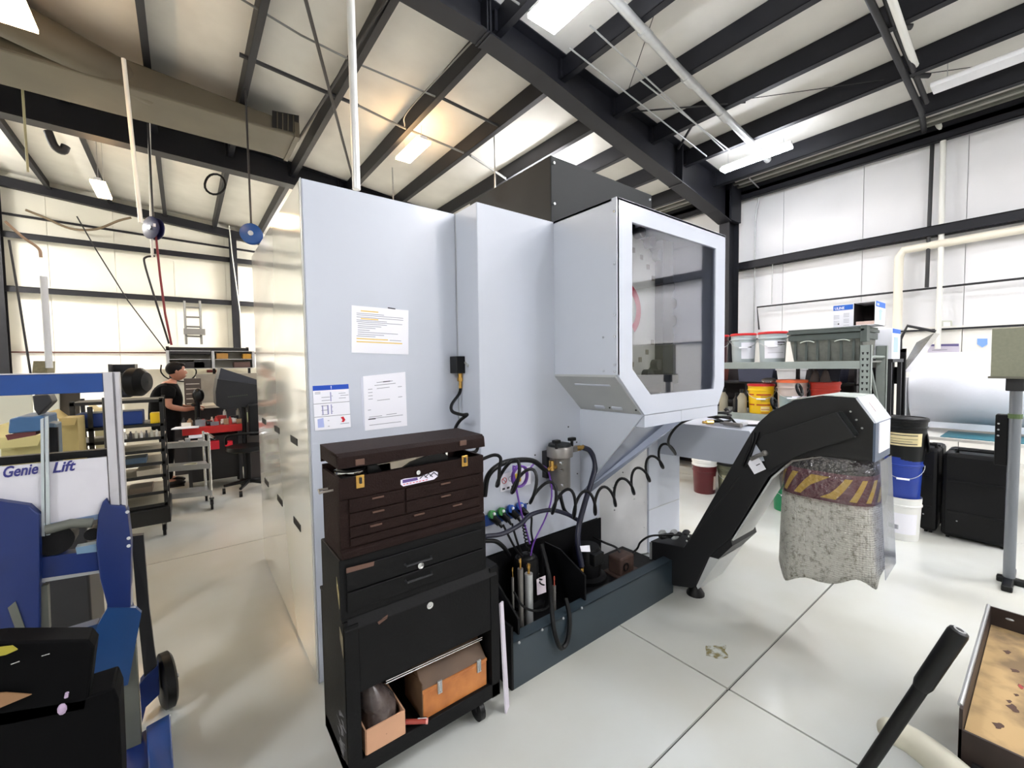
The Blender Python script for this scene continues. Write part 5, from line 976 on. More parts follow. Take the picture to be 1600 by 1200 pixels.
def hardcase(x0, x1, y0, y1, h, label):
    t = thing('hard_case', label, 'case', ((x0+x1)/2, (y0+y1)/2, 0)); mm = M('case_black', (8, 8, 10), 0.45, bump=0.05, spec=0.25); xm = (x0+x1)/2; ym_ = (y0+y1)/2; hw = min(0.12, (y1-y0)*0.3)
    part(t, 'shell', mm, B((x0, y0, 0.02), (xm-0.004, y1, h)), bev=0.028)
    part(t, 'shell', mm, B((xm+0.004, y0, 0.02), (x1, y1, h)), bev=0.028)
    for z in (0.22, 0.48): part(t, 'rib', mm, B((x0-0.008, y0+0.035, z), (x0+0.01, y1-0.035, z+0.02)), bev=0.003)
    part(t, 'handle', blackf, lambda m: m.tube([(x0+0.08, ym_-hw, h-0.01), (x0+0.07, ym_-hw*0.9, h+0.03), (x0+0.07, ym_+hw*0.9, h+0.03), (x0+0.08, ym_+hw, h-0.01)], 0.014, 8), smooth=True)
    for y in (y0+0.05, y1-0.10): part(t, 'latch', blackf, B((xm-0.03, y, h-0.008), (xm+0.03, y+0.05, h+0.012)), bev=0.004)
    for z in (0.15, 0.42): part(t, 'side_latch', blackf, B((xm-0.03, y0-0.012, z), (xm+0.03, y0+0.006, z+0.06)), bev=0.004)
    for y in (y0+0.03, y1-0.05): part(t, 'foot', blackr, B((x0+0.04, y, 0), (x0+0.08, y+0.02, 0.022)))
    part(t, 'screw', galv, lambda m: m.sphere((x0-0.002, y0+(y1-y0)*0.75, 0.16), 0.006, 8))
    return t
hardcase(4.98, 5.42, 0.195, 0.575, 0.715, 'large upright black hard case in front of the packing table')
hardcase(5.00, 5.42, 0.60, 0.71, 0.735, 'slim black hard case standing between the bucket stack and the larger case')
mo = thing('monitor', 'beige back of a monitor on a grey pole at the right edge', 'monitor', (4.25, 0.15, 1.35))
part(mo, 'back_shell', M('monitor_beige', (138, 138, 118), 0.7, var=0.12, scale=60), B((4.20, -0.25, 1.372), (4.26, 0.275, 1.69)), bev=0.006)
part(mo, 'lower_lip', M('monitor_lip', (110, 108, 94), 0.6), B((4.19, -0.25, 1.362), (4.27, 0.285, 1.376)))
part(mo, 'tilt_bracket', steel, B((4.24, 0.13, 1.28), (4.30, 0.21, 1.38)), bev=0.006)
ps = thing('monitor_stand', 'grey pole stand with black holder carrying the monitor', 'stand', (4.28, 0.17, 0))
part(ps, 'pole', M('pole_grey', (120, 124, 130), 0.35, 0.4), lambda m: m.cyl((4.28, 0.165, 0.04), (4.28, 0.165, 1.31), 0.028, n=16), smooth=True)
part(ps, 'holder', blackp, B((4.27, 0.19, 0.78), (4.36, 0.25, 1.12)), bev=0.008)
for z in (0.98, 1.02, 1.06): part(ps, 'screw', galv, lambda m: m.sphere((4.268, 0.235, z), 0.006, 8))
part(ps, 'foot', blackf, lambda m: m.box((4.1, 0.14, 0.0), (4.5, 0.19, 0.04)).box((4.26, -0.1, 0.0), (4.31, 0.22, 0.04)), bev=0.008)
part(ps, 'collar', M('collar_green', (80, 100, 60), 0.5), lambda m: m.cyl((4.28, 0.165, 1.10), (4.28, 0.165, 1.13), 0.033, n=14))
# wall items on the liner
def wallflat(name, label, cat, pts, mat, x=XW-0.052, inner=None):
    P = [PX(p[0], p[1], x) for p in pts]; P = [V((x, p.y, p.z)) for p in P]
    t = thing(name, label, cat, sum(P, V((0, 0, 0)))/len(P)); MB().prism(P, (-0.012, 0, 0)).build('panel', mat, t)
    return t
t = wallflat('wall_poster', 'framed pale notice with a violet header on the wall above the foam roll', 'poster', [(1450, 538), (1499, 537), (1499, 560), (1450, 560)], M('poster_pale', (196, 190, 206), 0.5))
x = XW-0.065; part(t, 'header', M('poster_violet', (92, 84, 130), 0.5), lambda m: m.prism([PX(1454, 538, x), PX(1498, 537, x), PX(1498, 541, x), PX(1454, 541, x)], (-0.001, 0, 0)))
part(t, 'print', ink, lambda m: m.prism([PX(1456, 547, x), PX(1480, 546, x), PX(1480, 547, x), PX(1456, 548, x)], (-0.001, 0, 0)).prism([PX(1486, 551, x), PX(1497, 551, x), PX(1497, 554, x), PX(1486, 554, x)], (-0.001, 0, 0)))
wallflat('wall_tag', 'small light blue pennant-shaped tag on the right wall', 'tag', [(1527, 529), (1543, 529), (1543, 538), (1535, 543), (1527, 538)], M('tag_blue', (120, 160, 225), 0.5))
wallflat('wall_note', 'small pink note on the right wall beside the rack end', 'note', [(1382, 536), (1392, 535), (1392, 542), (1382, 542)], M('note_pink', (235, 150, 165), 0.5))
t = wallflat('junction_box', 'small pale electrical box on the right wall below the riser pipe', 'box', [(1471, 501), (1488, 501), (1488, 512), (1471, 512)], M('jbox', (200, 202, 190), 0.5), XW-0.02)
part(t, 'cover', houm, lambda m: m.prism([PX(1474, 503, XW-0.034), PX(1485, 503, XW-0.034), PX(1485, 510, XW-0.034), PX(1474, 510, XW-0.034)], (-0.006, 0, 0)))

# ------------------------------------------------------------------ right foreground: steel-edged tray and a handle
tr = thing('steel_tray_cart', 'rust-dark steel tray with a stained wooden bottom at the lower right edge', 'cart', (2.2, -0.15, 0))
trm = M('tray_steel', (58, 46, 42), 0.55, 0.3, var=0.4, scale=14); ply = M('tray_wood', (176, 146, 100), 0.75, var=0.3, scale=7, col2=(118, 96, 66), thr=(0.38, 0.58))
xa, xb, yo, yi = 1.80, 2.66, 0.155, -0.75
zt, zb = 0.45, 0.375
part(tr, 'bottom_board', ply, B((xa+0.01, yi, zb-0.02), (xb-0.01, yo-0.01, zb)))
part(tr, 'side_wall', trm, B((xa, yo-0.008, zb-0.1), (xb, yo, zt)), bev=0.001)
part(tr, 'rolled_edge', galv, lambda m: m.cyl((xa+0.02, yo, zt), (xb, yo, zt), 0.006, n=8))
part(tr, 'side_wall', trm, B((xb-0.008, yi, zb-0.1), (xb, yo, zt)))
part(tr, 'side_wall', trm, B((xa, yi, zb-0.17), (xa+0.008, yo, zb+0.012)))
part(tr, 'side_wall', trm, B((xa, yi, zb-0.1), (xb, yi+0.008, zt)))
for x in (xa+0.03, xb-0.07):
    for y in (yo-0.06, yi+0.03):
        lg_ = part(tr, 'leg', trm, B((x, y, 0.09), (x+0.04, y+0.04, zb-0.02)))
        MB().cyl((x+0.02, y+0.008, 0.045), (x+0.02, y+0.032, 0.045), 0.045, n=16).build('wheel', blackr, lg_, smooth=True)
part(tr, 'front_bar', steel, B((xa-0.01, yi, zb-0.16), (xa, yo-0.03, zb-0.07)))
part(tr, 'rivet', galv, lambda m: m.sphere((xb-0.01, yo-0.06, zt-0.03), 0.008, 8, (0.5, 1.6, 0.6)))
random.seed(9)
for p in ((1574, 1019), (1594, 1071), (1588, 1086), (1583, 1106), (1585, 1048), (1577, 1096), (1560, 1134)):
    q = F(p[0], p[1], zb+0.0005); rr = 0.005+0.008*random.random(); ph = random.random()*6
    part(tr, 'stain', M('stain_brown', (74, 48, 34), 0.7), lambda m: m.prism([(q.x+rr*1.4*math.cos(a)*(1+0.4*math.sin(2*a+ph)), q.y+rr*math.sin(a)*(1+0.4*math.cos(3*a+ph)), q.z) for a in [i*0.45 for i in range(14)]], (0, 0, 0.0005)))
q = F(1595, 1073, zb+0.0015); part(tr, 'stain', M('stain_red', (150, 50, 44), 0.6), lambda m: m.prism([(q.x+0.012*math.cos(a)*(1+0.4*math.sin(2*a)), q.y+0.006*math.sin(a), q.z) for a in [i*0.45 for i in range(14)]], (0, 0, 0.0005)))
ha = thing('lever_handle', 'long black lever with a thick foam grip leaning up from the lower right floor', 'handle', (1.62, 0.40, 0))
ta = F(1500, 984, 0.80); tb2 = F(1354, 1200, 0.30); dd = (tb2-ta); foot = ta + dd*(0.80-0.02)/(0.80-tb2.z)
part(ha, 'rod', blackr, lambda m: m.cyl(ta + dd*0.25, foot, 0.0165, n=16), smooth=True)
part(ha, 'grip', blackf, lambda m: m.lathe(ta, [(0, 0), (0.013, 0.0), (0.019, 0.004), (0.021, 0.012), (0.021, dd.length*0.36), (0.017, dd.length*0.39)], 20, dd), smooth=True)
part(ha, 'end_ring', galv, lambda m: m.lathe(ta, [(0.007, 0.001), (0.009, -0.001), (0.012, -0.001), (0.013, 0.001)], 18, dd), smooth=True)
part(ha, 'foot_plate', blackp, lambda m: m.box(foot + V((-0.08, -0.05, -0.02)), foot + V((0.08, 0.05, 0.004))), bev=0.004)
be = thing('rubber_mallet_arm', 'beige rounded padded bar lying behind the black lever at the bottom edge', 'bar', F(1440, 1160, 0.30))
A_ = [F(1392, 1142, 0.30), F(1425, 1158, 0.29), F(1470, 1192, 0.28), F(1530, 1250, 0.27), F(1580, 1310, 0.26)]
bm_ = M('beige_pad', (190, 186, 168), 0.7, var=0.08)
part(be, 'pad', bm_, lambda m: m.sphere(A_[0], 0.036, 16).tube(smooth_path(A_, 5), [0.036+0.001*min(i, 14) for i in range(len(smooth_path(A_, 5)))], 20), smooth=True)
part(be, 'leg', steel, lambda m: m.cyl(A_[4], V((A_[4].x, A_[4].y, 0)), 0.02, n=12))
# ------------------------------------------------------------------ left foreground: material lift
lf = thing('material_lift', 'blue and silver hand-cranked material lift at the left edge', 'lift', (-0.4, 2.1, 0))
lb_m = M('lift_blue', (10, 62, 132), 0.4, var=0.15, scale=8); ldb = M('lift_deep_blue', (8, 34, 92), 0.4, var=0.15, scale=8)
alu = M('lift_alu', (188, 186, 190), 0.4, 0.3, var=0.1, scale=10); aluD = M('lift_alu_dull', (98, 100, 92), 0.5, 0.2, var=0.15)
YL = 2.10
def q4(p, y=YL): return [PY(a[0], a[1], y) for a in p]
part(lf, 'mast', alu, lambda m: m.box((-0.229, YL, 0.62), (-0.204, YL+0.05, 1.494)).box((-0.204, YL+0.012, 0.62), (-0.199, YL+0.05, 1.494)).box((-0.199, YL+0.004, 0.62), (-0.186, YL+0.05, 1.494)), bev=0.002)
part(lf, 'lower_mast', aluD, lambda m: m.prism(q4([(205, 1015), (212, 1010), (222, 1185), (198, 1190), (192, 1060)]), (0, 0.05, 0)))
part(lf, 'top_beam', lb_m, lambda m: m.box((-1.1, YL+0.002, 1.422), (-0.230, YL+0.06, 1.490)), bev=0.003)
part(lf, 'top_edge', alu, B((-1.1, YL, 1.490), (-0.230, YL+0.06, 1.494)))
pl2 = part(lf, 'cover_plate', M('plate_silver', (202, 200, 206), 0.45, 0.0, var=0.05), lambda m: m.prism([(-1.1, YL+0.004, 1.20), (-0.232, YL+0.004, 1.187), (-0.232, YL+0.004, 0.985), (-1.1, YL+0.004, 0.955)], (0, 0.012, 0)))
part(lf, 'plate_flange', M('flange_blue', (120, 140, 170), 0.35, 0.3), lambda m: m.prism([(-1.1, YL, 0.955), (-0.232, YL, 0.985), (-0.232, YL, 0.968), (-1.1, YL, 0.93)], (0, 0.03, 0)))
lt_m = M('letter_navy', (40, 40, 110), 0.5)
a, b = PY(8, 744, YL+0.002), PY(63, 741, YL+0.002)
text(lf, 'Genie', (a.x-0.008, YL+0.003, a.z-0.004), 0.050, lt_m, (1, 0, 0.01), (0, 0, 1), bold=0.0012, shear=0.3, sx=0.66)
a = PY(81, 738, YL+0.002); text(lf, 'Lift', (a.x, YL+0.003, a.z-0.002), 0.050, lt_m, (1, 0, 0.01), (0, 0, 1), bold=0.0012, shear=0.3, sx=0.82)
part(lf, 'inner_channel', M('channel_pale', (176, 184, 186), 0.3, 0.3), lambda m: m.prism(q4([(63, 655), (68, 653), (70, 838), (65, 838)], YL-0.01), (0, 0.01, 0)).prism(q4([(70, 652), (75, 650), (78, 836), (72, 837)], YL-0.01), (0, 0.01, 0)))
part(lf, 'black_rail', blackp, lambda m: m.prism(q4([(-60, 725), (0, 715), (167, 702), (167, 712), (0, 728), (-60, 734)], YL+0.03), (0, 0.03, 0)))
br_ = part(lf, 'mast_bracket', ldb, lambda m: m.prism(q4([(160, 785), (166, 779), (172, 790), (195, 791), (199, 800), (205, 850), (204, 948), (210, 968), (166, 975), (167, 945), (156, 905), (150, 850), (153, 805)], YL-0.015), (0, 0.07, 0)), bev=0.003)
for p in ((199, 800), (201, 841), (201, 853)): MB().cyl(PY(p[0], p[1], YL-0.016), PY(p[0], p[1], YL-0.026), 0.006, n=8).build('bolt', galv, br_)
part(lf, 'gusset', M('lift_mid_blue', (20, 62, 112), 0.4, var=0.15), lambda m: m.prism(q4([(152, 978), (168, 950), (212, 950), (221, 958), (200, 1070), (130, 1092), (143, 1010)], YL-0.02), (0, 0.02, 0)))
part(lf, 'cross_member', ldb, lambda m: m.prism(q4([(60, 872), (165, 858), (165, 892), (60, 905)], YL), (0, 0.05, 0)))
part(lf, 'cross_member', M('member_steelblue', (110, 138, 162), 0.4, 0.2), lambda m: m.prism(q4([(118, 856), (152, 850), (152, 862), (120, 866)], YL-0.002), (0, 0.04, 0)))
part(lf, 'rail_edge', galv, lambda m: m.prism(q4([(60, 905), (165, 890), (165, 894), (60, 911)], YL-0.002), (0, 0.05, 0)))
part(lf, 'body_panel', ldb, lambda m: m.prism(q4([(-60, 775), (45, 790), (62, 805), (62, 1020), (-60, 1020)], YL-0.03), (0, 0.08, 0)), bev=0.004)
part(lf, 'strut', aluD, lambda m: m.prism(q4([(12, 950), (24, 940), (42, 990), (30, 1000)], YL-0.035), (0, 0.004, 0)).prism(q4([(58, 918), (74, 915), (77, 985), (60, 990)], YL-0.01), (0, 0.03, 0)))
part(lf, 'base_beam', M('base_navy', (16, 44, 78), 0.4), lambda m: m.prism(q4([(40, 1010), (152, 975), (170, 985), (165, 1060), (40, 1090)], YL-0.018), (0, 0.05, 0)))
part(lf, 'stabiliser_leg', steel, lambda m: m.prism([PY(205, 838, YL+0.12), PY(224, 836, YL+0.12), PY(233, 950, YL+0.18), PY(247, 1060, YL+0.25), PY(226, 1065, YL+0.25), PY(214, 950, YL+0.18)], (0, 0.03, 0)))
part(lf, 'leg_bracket', ldb, lambda m: m.prism([PY(226, 1060, 2.33), PY(247, 1040, 2.33), PY(249, 1085, 2.33), PY(228, 1105, 2.33), PY(222, 1130, 2.33), PY(218, 1070, 2.33)], (0, 0.05, 0)))
wc_ = F(262, 1112, 0.0); part(lf, 'wheel', blackr, lambda m: m.lathe((wc_.x-0.025, wc_.y+0.04, 0.118), [(0, 0), (0.10, 0), (0.117, 0.01), (0.117, 0.04), (0.10, 0.05), (0, 0.05)], 28, (1, 0.2, 0)), smooth=True)
part(lf, 'wheel_bolt', galv, lambda m: m.cyl((wc_.x+0.02, wc_.y+0.05, 0.118), (wc_.x+0.04, wc_.y+0.055, 0.118), 0.012, n=8))
part(lf, 'base_leg', lb_m, lambda m: m.prism([F(228, 1135, 0.1), F(266, 1114, 0.1), F(274, 1240, 0.1), F(236, 1260, 0.1)], (0, 0, -0.09)), bev=0.004)
part(lf, 'base_leg_inner', ldb, lambda m: m.prism([F(150, 1190, 0.08), F(236, 1135, 0.08), F(240, 1250, 0.08), F(150, 1290, 0.08)], (0, 0, -0.07)))
part(lf, 'winch_arm', aluD, lambda m: m.tube([PY(72, 828, YL-0.02), PY(110, 818, YL-0.02), PY(145, 817, YL-0.02)], 0.016, 10), smooth=True)
part(lf, 'winch_drum', blackp, lambda m: m.cyl(PY(85, 845, YL), PY(85, 845, YL) + V((0, 0.08, 0)), 0.05, n=20).cyl(PY(144, 835, YL), PY(144, 835, YL)+V((0, 0.05, 0)), 0.022, n=14), smooth=True)
# black bin of the cart at the bottom left
bn = thing('black_tool_cart', 'very dark black cart with a wooden strip at the bottom left corner', 'cart', (-0.35, 1.35, 0))
cbm = M('cart_black', (4, 4, 5), 0.7, spec=0.08)
part(bn, 'upper_tray', cbm, lambda m: m.prism([PY(-60, 1010, 1.62), PY(0, 1003, 1.62), PY(138, 1000, 1.62), PY(148, 1012, 1.62), PY(136, 1110, 1.62), PY(-60, 1150, 1.62)], (0, 0.08, 0)), bev=0.006)
part(bn, 'lower_box', cbm, lambda m: m.prism([PY(-60, 1120, 1.62), PY(128, 1092, 1.62), PY(178, 1075, 1.62), PY(186, 1095, 1.62), PY(191, 1215, 1.62), PY(192, 1290, 1.62), PY(-60, 1330, 1.62)], (0, 0.12, 0)), bev=0.006)
part(bn, 'yellow_strip', M('strip_yellow', (150, 140, 40), 0.6), lambda m: m.prism([PY(-30, 1014, 1.61), PY(20, 1008, 1.61), PY(28, 1014, 1.61), PY(10, 1022, 1.61), PY(-30, 1030, 1.61)], (0, -0.004, 0)))
part(bn, 'wooden_strip', M('strip_wood', (140, 104, 70), 0.6, var=0.2), lambda m: m.prism([PY(-30, 1084, 1.61), PY(10, 1081, 1.61), PY(50, 1084, 1.61), PY(0, 1105, 1.61), PY(-30, 1112, 1.61)], (0, -0.004, 0)))
part(bn, 'bright_wire', chrome, lambda m: m.tube([PY(65, 1025, 1.61), PY(78, 1021, 1.61)], 0.0015, 6).tube([PY(17, 1038, 1.61), PY(31, 1033, 1.61)], 0.0015, 6))
part(bn, 'latch', M('latch_pale', (170, 150, 175), 0.3), lambda m: m.tube([PY(105, 1082, 1.61), PY(103, 1090, 1.61)], 0.004, 8).sphere(PY(97, 1108, 1.61), 0.012, 10, (0.8, 0.6, 1.3)))
for x_ in (-0.5, -0.28):
    part(bn, 'leg', cbm, B((x_, 1.66, 0.07), (x_+0.03, 1.70, 0.5)))
    part(bn, 'caster', blackr, lambda m: m.cyl((x_, 1.68, 0.04), (x_+0.03, 1.68, 0.04), 0.04, n=16), smooth=True)

# ------------------------------------------------------------------ left middle distance
gd = thing('bench_grinder', 'dark blue-black motor unit rising behind the silver lift mast', 'motor', (-0.33, 4.2, 0))
gm = M('grinder_navy', (16, 19, 32), 0.45, var=0.2, scale=14)
def at4(x, y, Y=4.2): return PY(x, y, Y)
part(gd, 'housing', gm, lambda m: m.box((at4(178, 600).x, 4.2, at4(180, 622).z), (at4(208, 600).x, 4.4, at4(185, 585).z)), bev=0.02)
part(gd, 'motor_end', blackp, lambda m: m.lathe(at4(213, 597), [(0, -0.07), (0.07, -0.07), (0.105, -0.03), (0.105, 0.03), (0.07, 0.07), (0, 0.08)], 24, (0.9, -0.45, 0)), smooth=True)
part(gd, 'tray', steel, lambda m: m.box((at4(169, 568).x, 4.18, at4(170, 586).z), (at4(211, 568).x, 4.42, at4(170, 584).z)).box((at4(169, 568).x, 4.18, at4(170, 586).z), (at4(171, 568).x, 4.42, at4(170, 569).z)).box((at4(209, 568).x, 4.18, at4(170, 586).z), (at4(211, 568).x, 4.42, at4(210, 569).z)).box((at4(169, 568).x, 4.40, at4(170, 586).z), (at4(211, 568).x, 4.42, at4(170, 569).z)))
part(gd, 'knob', blackf, lambda m: m.sphere(at4(223, 597), 0.022, 10))
part(gd, 'pedestal', steel, lambda m: m.cyl((PY(178, 800, 4.3).x, 4.3, 0.02), (PY(178, 800, 4.3).x, 4.3, 1.3), 0.03, n=14).box((PY(178, 800, 4.3).x-0.06, 4.22, 0), (PY(178, 800, 4.3).x+0.05, 4.38, 0.03)), smooth=False)
dr_ = thing('slatted_rack', 'dark steel rack with many thin shelves just right of the silver mast', 'rack', (-0.3, 5.1, 0))
rkD = M('rack_dark', (24, 24, 23), 0.5, var=0.25); shb = M('slat_tan', (150, 144, 128), 0.6, var=0.2)
for x in (-0.182, -0.74):
    for y in (4.9, 5.35): part(dr_, 'post', rkD, B((x, y, 0.12), (x+0.028, y+0.028, 1.25)))
part(dr_, 'post', rkD, B((-0.64, 4.9, 0.6), (-0.61, 4.93, 1.2)))
for k, z in enumerate((1.235, 1.02, 0.90, 0.79, 0.675, 0.56, 0.41, 0.30)):
    s_ = part(dr_, 'shelf', rkD if k in (0, 1) else shb, B((-0.74, 4.92, z-0.012), (-0.16, 5.37, z)))
    MB().box((-0.74, 4.9, z-0.022), (-0.16, 4.915, z+0.004)).build('front_rail', rkD, s_)
part(dr_, 'base', rkD, lambda m: m.box((-0.76, 4.86, 0.13), (-0.14, 5.4, 0.27)), bev=0.006)
for x, y in ((-0.19, 4.93), (-0.70, 4.93), (-0.19, 5.33)): caster(dr_, x, y, 0.05, 0.13)
t = tag(MB().box((-0.72, 4.95, 1.021), (-0.30, 5.2, 1.14)).build('blue_bin', M('bin_blue', (24, 54, 120), 0.4), None, bev=0.01, org=(-0.5, 5.1, 1.021)), 'dark blue bin on the second shelf of the slatted rack', 'bin')
t = tag(MB().box((-0.25, 4.93, 1.021), (-0.185, 5.05, 1.115)).build('yellow_box', M('yellow_box', (240, 196, 20), 0.4), None, bev=0.006, org=(-0.22, 5.0, 1.021)), 'bright yellow box on the slatted rack beside the man', 'box')
random.seed(21)
for k in range(7):
    x = -0.42+k*0.035; c = ((225, 222, 215), (60, 60, 66), (200, 196, 180))[k % 3]
    t = tag(MB().cyl((x, 4.945, 0.901), (x, 4.945, 0.93+0.03*random.random()), 0.011, n=10).cyl((x, 4.945, 0.93), (x, 4.945, 0.965), 0.006, n=8).build('tool_holder', M('th%d' % (k % 3), c, 0.4), None, smooth=True, org=(x, 4.945, 0.901)), 'small %s tool holder on the slatted rack, %s from the left' % (('white', 'dark', 'cream')[k % 3], ('first', 'second', 'third', 'fourth', 'fifth', 'sixth', 'seventh')[k]), 'tool', 'tool holders on the slatted rack')
for k, (x, z, c, lb) in enumerate(((-0.36, 0.676, (70, 90, 110), 'slate parts tray on the fifth shelf of the slatted rack'), (-0.27, 0.561, (190, 180, 160), 'tan parts tray on the sixth shelf of the slatted rack'), (-0.33, 0.411, (96, 84, 70), 'brown parts tray low on the slatted rack'))):
    tag(MB().box((x-0.09, 4.94, z), (x+0.07, 5.15, z+0.05)).build('parts_tray', M('ptray%d' % k, c, 0.5), None, bev=0.004, org=(x, 5.05, z)), lb, 'tray')
# storage cabinet, cardboard boxes, blue box, milling head left of the mast
for k, (p, Y, d_, h_, c, lb, nm, cat) in enumerate((
        (((92, 655), (121, 655), (121, 720), (92, 720)), 4.6, 0.3, 0, (176, 158, 104), 'tall tan cardboard box seen between the lift plate and the slatted rack', 'cardboard_box', 'box'),
        (((146, 640), (168, 640), (168, 705), (146, 705)), 5.6, 0.3, 0, (196, 184, 140), 'pale cardboard box stack seen through the slatted rack', 'cardboard_box', 'box'),
        (((0, 686), (66, 681), (66, 725), (0, 735)), 3.6, 0.4, 0, (190, 180, 124), 'wide open cardboard box above the lettered plate at the left edge', 'cardboard_box', 'box'))):
    P = q4(p, Y); zmin = min(a.z for a in P)
    t = thing(nm, lb, cat, (sum(a.x for a in P)/4, Y+d_/2, 0)); mm = M('cbox%d' % k, c, 0.8, var=0.12, scale=6)
    x0_, x1_ = P[0].x, P[1].x; z1_ = max(a.z for a in P)
    part(t, 'carton', mm, B((x0_, Y, 0.0), (x1_, Y+d_, z1_)), bev=0.003)
    part(t, 'flap', mm, lambda m: m.prism([(x0_, Y, z1_), (x1_, Y, z1_), (x1_-0.01, Y-0.06, z1_-0.05), (x0_+0.01, Y-0.06, z1_-0.05)], (0, 0, 0.005)))
    part(t, 'flap', mm, lambda m: m.prism([(x0_, Y, z1_), (x0_, Y+d_, z1_), (x0_-0.05, Y+d_, z1_+0.06), (x0_-0.05, Y, z1_+0.06)], (0.004, 0, 0)))
ml = thing('milling_head', 'blue-grey machine head with a hanging black spindle behind the lift top beam', 'machine', (-0.62, 3.2, 0))
mb_ = M('mill_blue', (58, 98, 140), 0.4, var=0.2)
part(ml, 'gearbox', mb_, lambda m: m.prism(q4([(14, 655), (28, 651), (70, 650), (72, 668), (60, 674), (12, 678)], 3.0), (0, 0.25, 0)), bev=0.008)
part(ml, 'spindle', steel, lambda m: m.prism(q4([(50, 618), (76, 616), (82, 628), (72, 638), (60, 650), (53, 640)], 3.02), (0, 0.12, 0)), bev=0.006)
part(ml, 'column', M('mill_grey', (92, 112, 128), 0.4), lambda m: m.prism(q4([(66, 660), (88, 662), (92, 760), (70, 762)], 3.05), (0, 0.12, 0)), bev=0.006)
part(ml, 'column_back', blackp, lambda m: m.prism(q4([(76, 668), (90, 668), (93, 760), (78, 760)], 3.04), (0, 0.02, 0)))
part(ml, 'base', steel, lambda m: m.box((-0.75, 3.0, 0), (-0.42, 3.4, 0.9)), bev=0.01)
part(ml, 'ram', M('ram_red', (92, 40, 40), 0.5), lambda m: m.prism(q4([(8, 680), (56, 672), (56, 680), (12, 688)], 3.01), (0, 0.12, 0)))
wc2 = thing('machine_enclosure', 'pale enclosure wall with a dark doorway beyond the lift at the left', 'machine', (-1.6, 6.8, 0))
part(wc2, 'wall_sheet', M('enclosure_pale', (206, 206, 190), 0.6), lambda m: m.prism(q4([(-80, 600), (48, 602), (50, 640), (50, 760), (-80, 770)], 6.6), (0, 0.05, 0)))
part(wc2, 'wall_sheet', M('enclosure_pale2', (206, 206, 190), 0.6), lambda m: m.prism(q4([(72, 602), (92, 602), (92, 700), (74, 700)], 6.6), (0, 0.05, 0)))
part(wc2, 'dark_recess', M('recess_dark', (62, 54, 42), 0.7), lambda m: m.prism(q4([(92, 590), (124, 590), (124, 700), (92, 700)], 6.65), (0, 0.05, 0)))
part(wc2, 'top_rail', M('rail_pale', (196, 198, 182), 0.6), lambda m: m.prism(q4([(-80, 590), (160, 588), (160, 594), (-80, 598)], 6.58), (0, 0.1, 0)))
t = tag(MB().prism(q4([(52, 564), (75, 564), (74, 583), (50, 583)], 8.0), (0, 0.4, 0)).build('wicker_box', M('wicker', (120, 116, 92), 0.8, var=0.3, scale=30), None, org=PY(62, 583, 8.0)), 'small olive slatted box above the blue beam near the white pole', 'box')
bench_shelf = thing('wall_bench', 'long pale bench shelf along the left wall behind the lift', 'bench', (-2, 8.0, 0))
part(bench_shelf, 'top', M('bench_top', (205, 205, 188), 0.6), lambda m: m.box((PY(-80, 585, 8.0).x, 7.9, PY(62, 583.5, 8.0).z-0.05), (PY(140, 585, 8).x, 8.5, PY(62, 583.5, 8.0).z-0.001)))
for xx in (-3.2, -1.5): part(bench_shelf, 'leg', steel, B((xx, 7.95, 0), (xx+0.06, 8.4, PY(62, 583.5, 8.0).z-0.05)))
# silver wire cart
cr_ = thing('service_cart', 'three-tier silver wire service cart on casters in the left aisle', 'cart', (0.0, 5.6, 0))
for x, y in ((-0.17, 5.62), (0.185, 5.50), (-0.20, 6.0), (0.15, 5.9)):
    p_ = part(cr_, 'post', chrome, lambda m: m.cyl((x, y, 0.12), (x, y, 0.80), 0.012, n=10), smooth=True)
for z in (0.70, 0.46, 0.17):
    s_ = part(cr_, 'shelf', M('cart_shelf', (168, 170, 170), 0.35, 0.5, var=0.2, scale=14), lambda m: m.prism([(-0.18, 5.61, z-0.012), (0.19, 5.49, z-0.012), (0.16, 5.9, z-0.012), (-0.20, 6.01, z-0.012)], (0, 0, 0.012)))
    MB().prism([(-0.18, 5.605, z-0.015), (0.19, 5.485, z-0.015), (0.19, 5.485, z+0.04), (-0.18, 5.605, z+0.04)], (0, 0.006, 0)).build('lip', galv, s_)
part(cr_, 'push_handle', chrome, lambda m: m.tube([(0.185, 5.50, 0.78), (0.235, 5.49, 0.76), (0.20, 5.9, 0.76), (0.15, 5.9, 0.78)], 0.012, 8), smooth=True)
for x, y in ((-0.17, 5.62), (0.185, 5.50), (-0.20, 6.0), (0.15, 5.9)): caster(cr_, x, y, 0.055, 0.13)
for k in range(5):
    x = -0.1+0.055*k; t = tag(MB().box((x-0.025, 5.66, 0.701), (x+0.02, 5.75, 0.72+0.02*(k % 3))).build('metal_block', galv, None, bev=0.003, org=(x, 5.7, 0.701)), 'bright metal block on the silver cart top, %s from the left' % ('first', 'second', 'third', 'fourth', 'fifth')[k], 'part', 'metal blocks on the silver cart')
tag(MB().lathe((0.02, 5.64, 0.461), [(0, 0), (0.05, 0), (0.06, 0.03), (0.055, 0.03), (0.045, 0.005), (0, 0.005)], 20).build('parts_dish', M('dish_cream', (210, 205, 180), 0.5), None, smooth=True, org=(0.02, 5.64, 0.461)), 'round cream dish on the middle shelf of the silver cart', 'dish')
